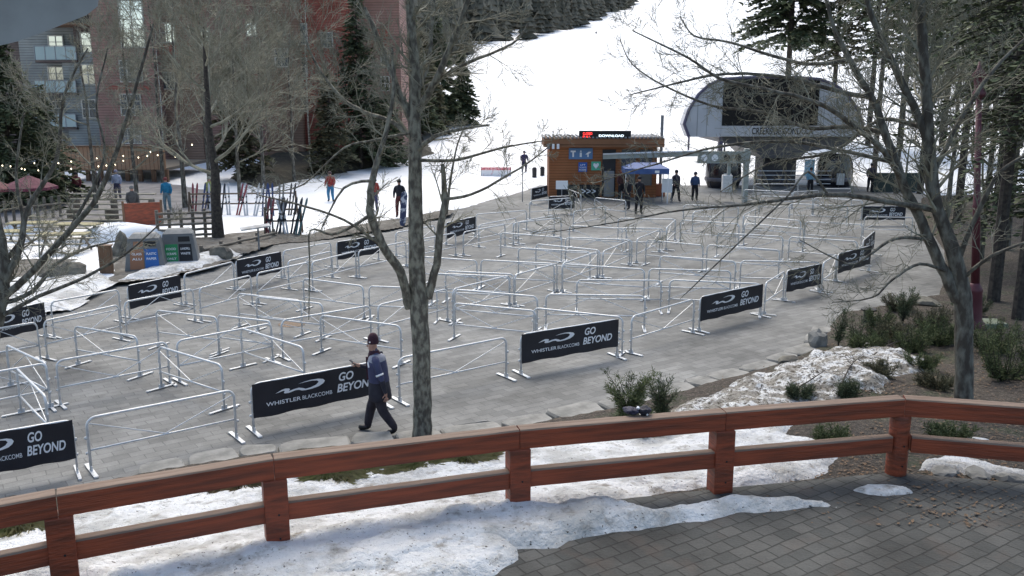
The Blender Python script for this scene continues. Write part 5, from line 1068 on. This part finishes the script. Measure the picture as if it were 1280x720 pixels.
# canopy tent
q=P(805,252); t=thing('canopy_tent','blue pop-up canopy on pale legs in front of the hut doors','canopy tent',(q[0],q[1],0)); s_=q[1]/F
zt=D(805,216,q[1])[2]; zp=D(805,203,q[1])[2]; hw=27*s_
tentm=M('tent_blue',(.045,.09,.24),.6,0,(.07,.13,.32),3,4,.3,6)
m=MB(); v=[(-hw,-.9,zt+.3),(hw,-.9,zt+.3),(hw,.9,zt+.3),(-hw,.9,zt+.3),(-hw*.55,0,zp),(hw*.55,0,zp),(-hw,-.9,zt),(hw,-.9,zt),(hw,.9,zt),(-hw,.9,zt)]; m.add(v,[(0,1,5,4),(1,2,5),(2,3,4,5),(3,0,4),(6,7,1,0),(7,8,2,1),(8,9,3,2),(9,6,0,3)]); m.build('canopy',tentm,t)
for sx in(-1,1):
    for sy in(-1,1): m=MB(); m.tube([(sx*(hw-.05),sy*.85,0),(sx*(hw-.05),sy*.85,zt+.1)],.03,6); m.build('leg',white_ink,t)
m=MB(); m.box(hw*.35,hw*.55,-.915,-.905,zt+.06,zt+.2); m.build('badge',white_ink,t)
q=P(822,245); m=MB(); m.box(-.4,.4,-.3,.3,0,.75); bevel(tag(m.build('crate',M('orange_box',(.35,.12,.06),.6),loc=q),'orange box under the right side of the blue canopy','box'),.03)
# ------------------------------------------------------------------ gantry over the lift entrance
galv=M('gantry_steel',(.27,.30,.29),.5,.2,(.36,.39,.37),4,5)
YG=P(930,252)[1]; gt=thing('entrance_gantry','long grey steel gantry beam with round holes on posts over the lift entrance','gantry',(D(940,252,YG)[0],YG,0)); O2=Vector(gt.location)
YGl=P(761,247)[1]
A1=Vector(D(754,196,YGl))-O2; B1_=Vector(D(884,192,YG+1))-O2
m=MB(); m.beam(A1,B1_,.30,.26); m.build('beam',galv,gt)
m=MB(); m.beam(A1+Vector((0,-.05,.17)),B1_+Vector((0,-.05,.19)),.42,.07); m.build('snow_cap',snow_clean,gt)
a=D(872,204,YG); b=D(938,189,YG); X0,X1,Z0,Z1=a[0]-O2.x,b[0]-O2.x,a[2],b[2]; hm=M('hole_dark',(.03,.03,.035),.8)
m=MB(); m.box(X0,X1,-.12,.12,Z0,Z1); gb=m.build('hole_beam',galv,gt)
for i,px in enumerate((880,893,908,922)):
    c=Vector(D(px,197,YG))-O2; m=MB(); k=16; r=.19
    m.add([(c.x+r*math.cos(6.283*j/k),-.126,c.z+r*math.sin(6.283*j/k)) for j in range(k)],[tuple(range(k))]); m.build('hole',hm if i>1 else snow_clean,gb)
def vpost(px0,px1,yt,yb,Y,m_,nm,par,O,d=.35):
    a=D(px0,yb,Y); b=D(px1,yt,Y); m=MB(); m.box(a[0]-O.x,b[0]-O.x,Y-O.y,Y-O.y+d,max(0,a[2]),b[2]); return bevel(m.build(nm,m_,par),.02)
vpost(928,938,186,253,YG-.2,galv,'post',gt,O2); vpost(909,914,203,222,YG,galv,'hanger',gt,O2,.15); vpost(903,916,219,240,YG-.1,steel,'control_cabinet',gt,O2); vpost(759,763,198,214,YGl,galv,'post',gt,O2,.15); 
vpost(755,768,214,246,YGl-.3,M('cabinet_grey',(.22,.225,.235),.6),'cabinet',gt,O2,.5)
# ------------------------------------------------------------------ gondola station
YS=P(960,236)[1]+.5; st=thing('lift_station','white barrel-roofed lift station with a big black window and black lettered fascia','lift station',(D(965,236,YS)[0],YS,0)); O3=Vector(st.location)
def S(px,py,dy=0): a=D(px,py,YS+dy); return (a[0]-O3.x,a[2])
shell=[(861,171),(855,155),(861,137),(873,118),(886,106),(902,99),(930,97),(965,96),(1000,97),(1025,99),(1044,106),(1060,120),(1072,137),(1079,155),(1073,171)]
panel_w=M('station_panel',(.50,.51,.54),.5,0,(.60,.61,.64),.8,4,.1,3,(.3,.7))
m=MB(); m.prism([S(*p) for p in shell],0,1.6); fixn(m.build('shell',panel_w,st))
edge=M('station_edge',(.12,.11,.17),.5); pts=[S(*p) for p in shell]; m=MB()
m.tube([(x,-.03,z) for x,z in pts],.11,6,False); m.build('roof_trim',edge,st)
def srect(x0,x1,y0,y1,d0,d1): a=S(x0,y1); b=S(x1,y0); m=MB(); m.box(a[0],b[0],d0,d1,a[1],b[1]); return m
w_=srect(902,1025,98.5,157,-.08,.1).build('window',M('dark_station_glass',(.008,.008,.012),.25),st)
m=MB()
for i in range(1,4): x=S(902+123*i/4,100)[0]; m.box(x-.03,x+.03,-.11,-.081,S(0,157)[1],S(0,98.5)[1])
for y in(116,136): z=S(0,y)[1]; m.box(S(902,0)[0],S(1025,0)[0],-.105,-.082,z-.03,z+.03)
m.build('mullions',M('mullion_black',(.02,.02,.025),.4),w_)
f_=srect(901,1030,157.3,170,-.12,.1).build('fascia',M('fascia_white',(.55,.55,.57),.5),st)
a=S(939,168); b=S(1016,159.5); text_mesh('CREEKSIDE GONDOLA',a[0],b[0],a[1],b[1],-.13,'lettering',black_m,f_,bold=.02)
for x in(878,890,1040,1055):
  m=MB(); xx=S(x,0)[0]; m.box(xx-.015,xx+.015,-.01,-.002,S(0,170)[1],S(0,120)[1]); m.build('panel_seam',steel_d,st)
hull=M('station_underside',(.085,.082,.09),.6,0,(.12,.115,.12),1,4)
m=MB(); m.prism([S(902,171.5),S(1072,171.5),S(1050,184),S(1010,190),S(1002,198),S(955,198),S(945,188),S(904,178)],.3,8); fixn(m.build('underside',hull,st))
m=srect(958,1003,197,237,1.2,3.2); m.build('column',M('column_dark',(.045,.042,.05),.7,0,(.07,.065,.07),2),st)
m=srect(870.5,873.5,171,196,3,3.2); m.build('rear_post',edge,st); m=srect(899,905,171,190,.2,.6); m.build('front_post',edge,st)
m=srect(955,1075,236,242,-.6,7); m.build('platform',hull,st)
for i in range(4):
    z=.35+.28*i; m=MB(); m.tube([(S(955,0)[0],-.7-.0*i,z),(S(1050,0)[0],-.7,z)],.03,6); m.build('guard_rail',steel,st)
def cabin(px,py,lab,Y):
    q=D(px,py,Y); s_=Y/F; t=thing('gondola_cabin',lab,'gondola cabin',(q[0],q[1],q[2])); hw=22*s_; hh=46*s_
    m=MB(); prof=[(.55,0),(.82,.06),(.97,.25),(1.0,.5),(.95,.75),(.78,.94),(.5,1.0)]; m.lathe([(hw*r,hh*z) for r,z in prof],k=20); m.build('body',M('cabin_glass',(.015,.015,.022),.2,spec=.7),t,True)
    fm=M('cabin_frame',(.12,.12,.14),.4,.3)
    for j in range(6):
        a=6.283*j/6+.5; m=MB(); m.tube([(hw*r*math.cos(a)*1.01,hw*r*math.sin(a)*1.01,hh*z) for r,z in prof],.035,5); m.build('rib',fm,t)
    m=MB(); m.lathe([(hw*1.02,hh*.27),(hw*1.04,hh*.30),(hw*1.04,hh*.34),(hw*1.02,hh*.37)],k=20); m.build('belt',fm,t)
    m=MB(); m.tube([(0,0,hh),(0,0,hh+.7),(.2,0,hh+.9)],.06,6); m.build('hanger',fm,t)
    m=MB(); m.box(-hw*.2,hw*.2,-hw*1.12,-hw*.98,hh*.2,hh*.5); m.build('ski_holder',steel,t)
cabin(903,238,'dark rounded gondola cabin behind the gantry post, left of two',YS+.5); cabin(1041,238,'dark rounded gondola cabin under the right side of the station, right of two',YS+1.6)
q=D(1010,236,YS-.8); t=thing('poster_stand','light blue lit map panel at the station base','sign',(q[0],q[1],0)); m=MB(); m.box(-.32,.32,-.03,.03,.85,1.95); m.build('panel',M('map_blue',(.22,.42,.55),.5,0,(.6,.68,.72),5,5,contrast=(.5,.6)),t); m=MB(); m.box(-.05,.05,-.02,.02,0,.85); m.build('stand',steel_d,t)
q=P(843,254); t=thing('sandwich_board','pale notice board on the paving beside the walking person near the canopy','sign',(q[0]-.35,q[1]+.6,0)); m=MB(); m.box(-.3,.3,-.02,.02,.55,1.35); m.build('panel',white_ink,t); m=MB(); m.box(-.3,-.26,-.02,.02,0,.55); m.box(.26,.3,-.02,.02,0,.55); m.build('frame',steel_d,t)
# lamp post
q=T(1218,410); maroon=M('maroon_paint',(.085,.022,.03),.5,0,(.11,.03,.04),4,4); s_=q[1]/F
lp=thing('lamp_post','tall slender maroon lamp post with fluted base between the trees on the right','lamp post',q); lp.rotation_euler[1]=R(-5)
m=MB(); m.lathe([(.24,-.3),(.24,.12),(.19,.18),(.17,.24),(.165,.9),(.18,.95),(.17,1.0),(.12,1.1),(.105,1.15)],k=16); m.build('base',maroon,lp,True)
m=MB(); m.lathe([(.10,1.15),(.085,3.0),(.10,3.05),(.08,3.1),(.065,5.6)],k=14); m.build('shaft',maroon,lp,True)
m=MB(); m.lathe([(.07,5.6),(.14,5.66),(.16,5.72),(.10,5.8),(.12,6.1),(.17,6.14),(.05,6.3),(.02,6.45)],k=14); m.build('lamp_head',maroon,lp,True)
q=T(1235,408); m=MB(); m.box(-.35,.35,-.3,.3,-.2,.14); bevel(tag(m.build('utility_box',M('green_grey_lid',(.14,.17,.11),.7,0,(.2,.22,.17),5),loc=q),'flat mossy utility box lid at the foot of the lamp post','utility box'),.02)
q=T(1085,402); m=MB(); m.lathe([(.12,0),(.12,.28),(.19,.3),(.2,.34),(.02,.36)],k=14); tag(m.build('bollard_light',black_m,loc=q),'short black mushroom-shaped path light among the dwarf pines','path light')
# low wall and things far right behind the trees
a=P(1090,240,0); b=P(1155,242,0); m=MB(); m.box(a[0],b[0],a[1],a[1]+.3,0,1.2); tag(m.build('low_wall',M('dark_green_panel',(.04,.055,.05),.7)),'dark green panel fence right of the station under the boughs','fence')
# camera hood edge in the top left, built as a slab further out
e0=Vector(D(-60,62,7.0)); e=thing('camera_hood','grey rounded corner of the camera hood in the top left corner','camera hood',e0); pl=[(-60,62),(0,57),(25,51),(55,40),(85,28),(108,19),(122,8),(130,-40),(-60,-40)]
m=MB(); vs=[Vector(D(a,b,7.0))-e0 for a,b in pl]; n=len(vs); m.add([v for v in vs]+[v+(v+e0-Vector((0,0,H)))*.12 for v in vs],[tuple(range(n)),tuple(range(n,2*n))[::-1]]+[(i,i+n,(i+1)%n+n,(i+1)%n) for i in range(n)]); fixn(m.build('hood_edge',M('hood_grey',(.33,.32,.30),.8,0,(.40,.39,.37),3,4),e))
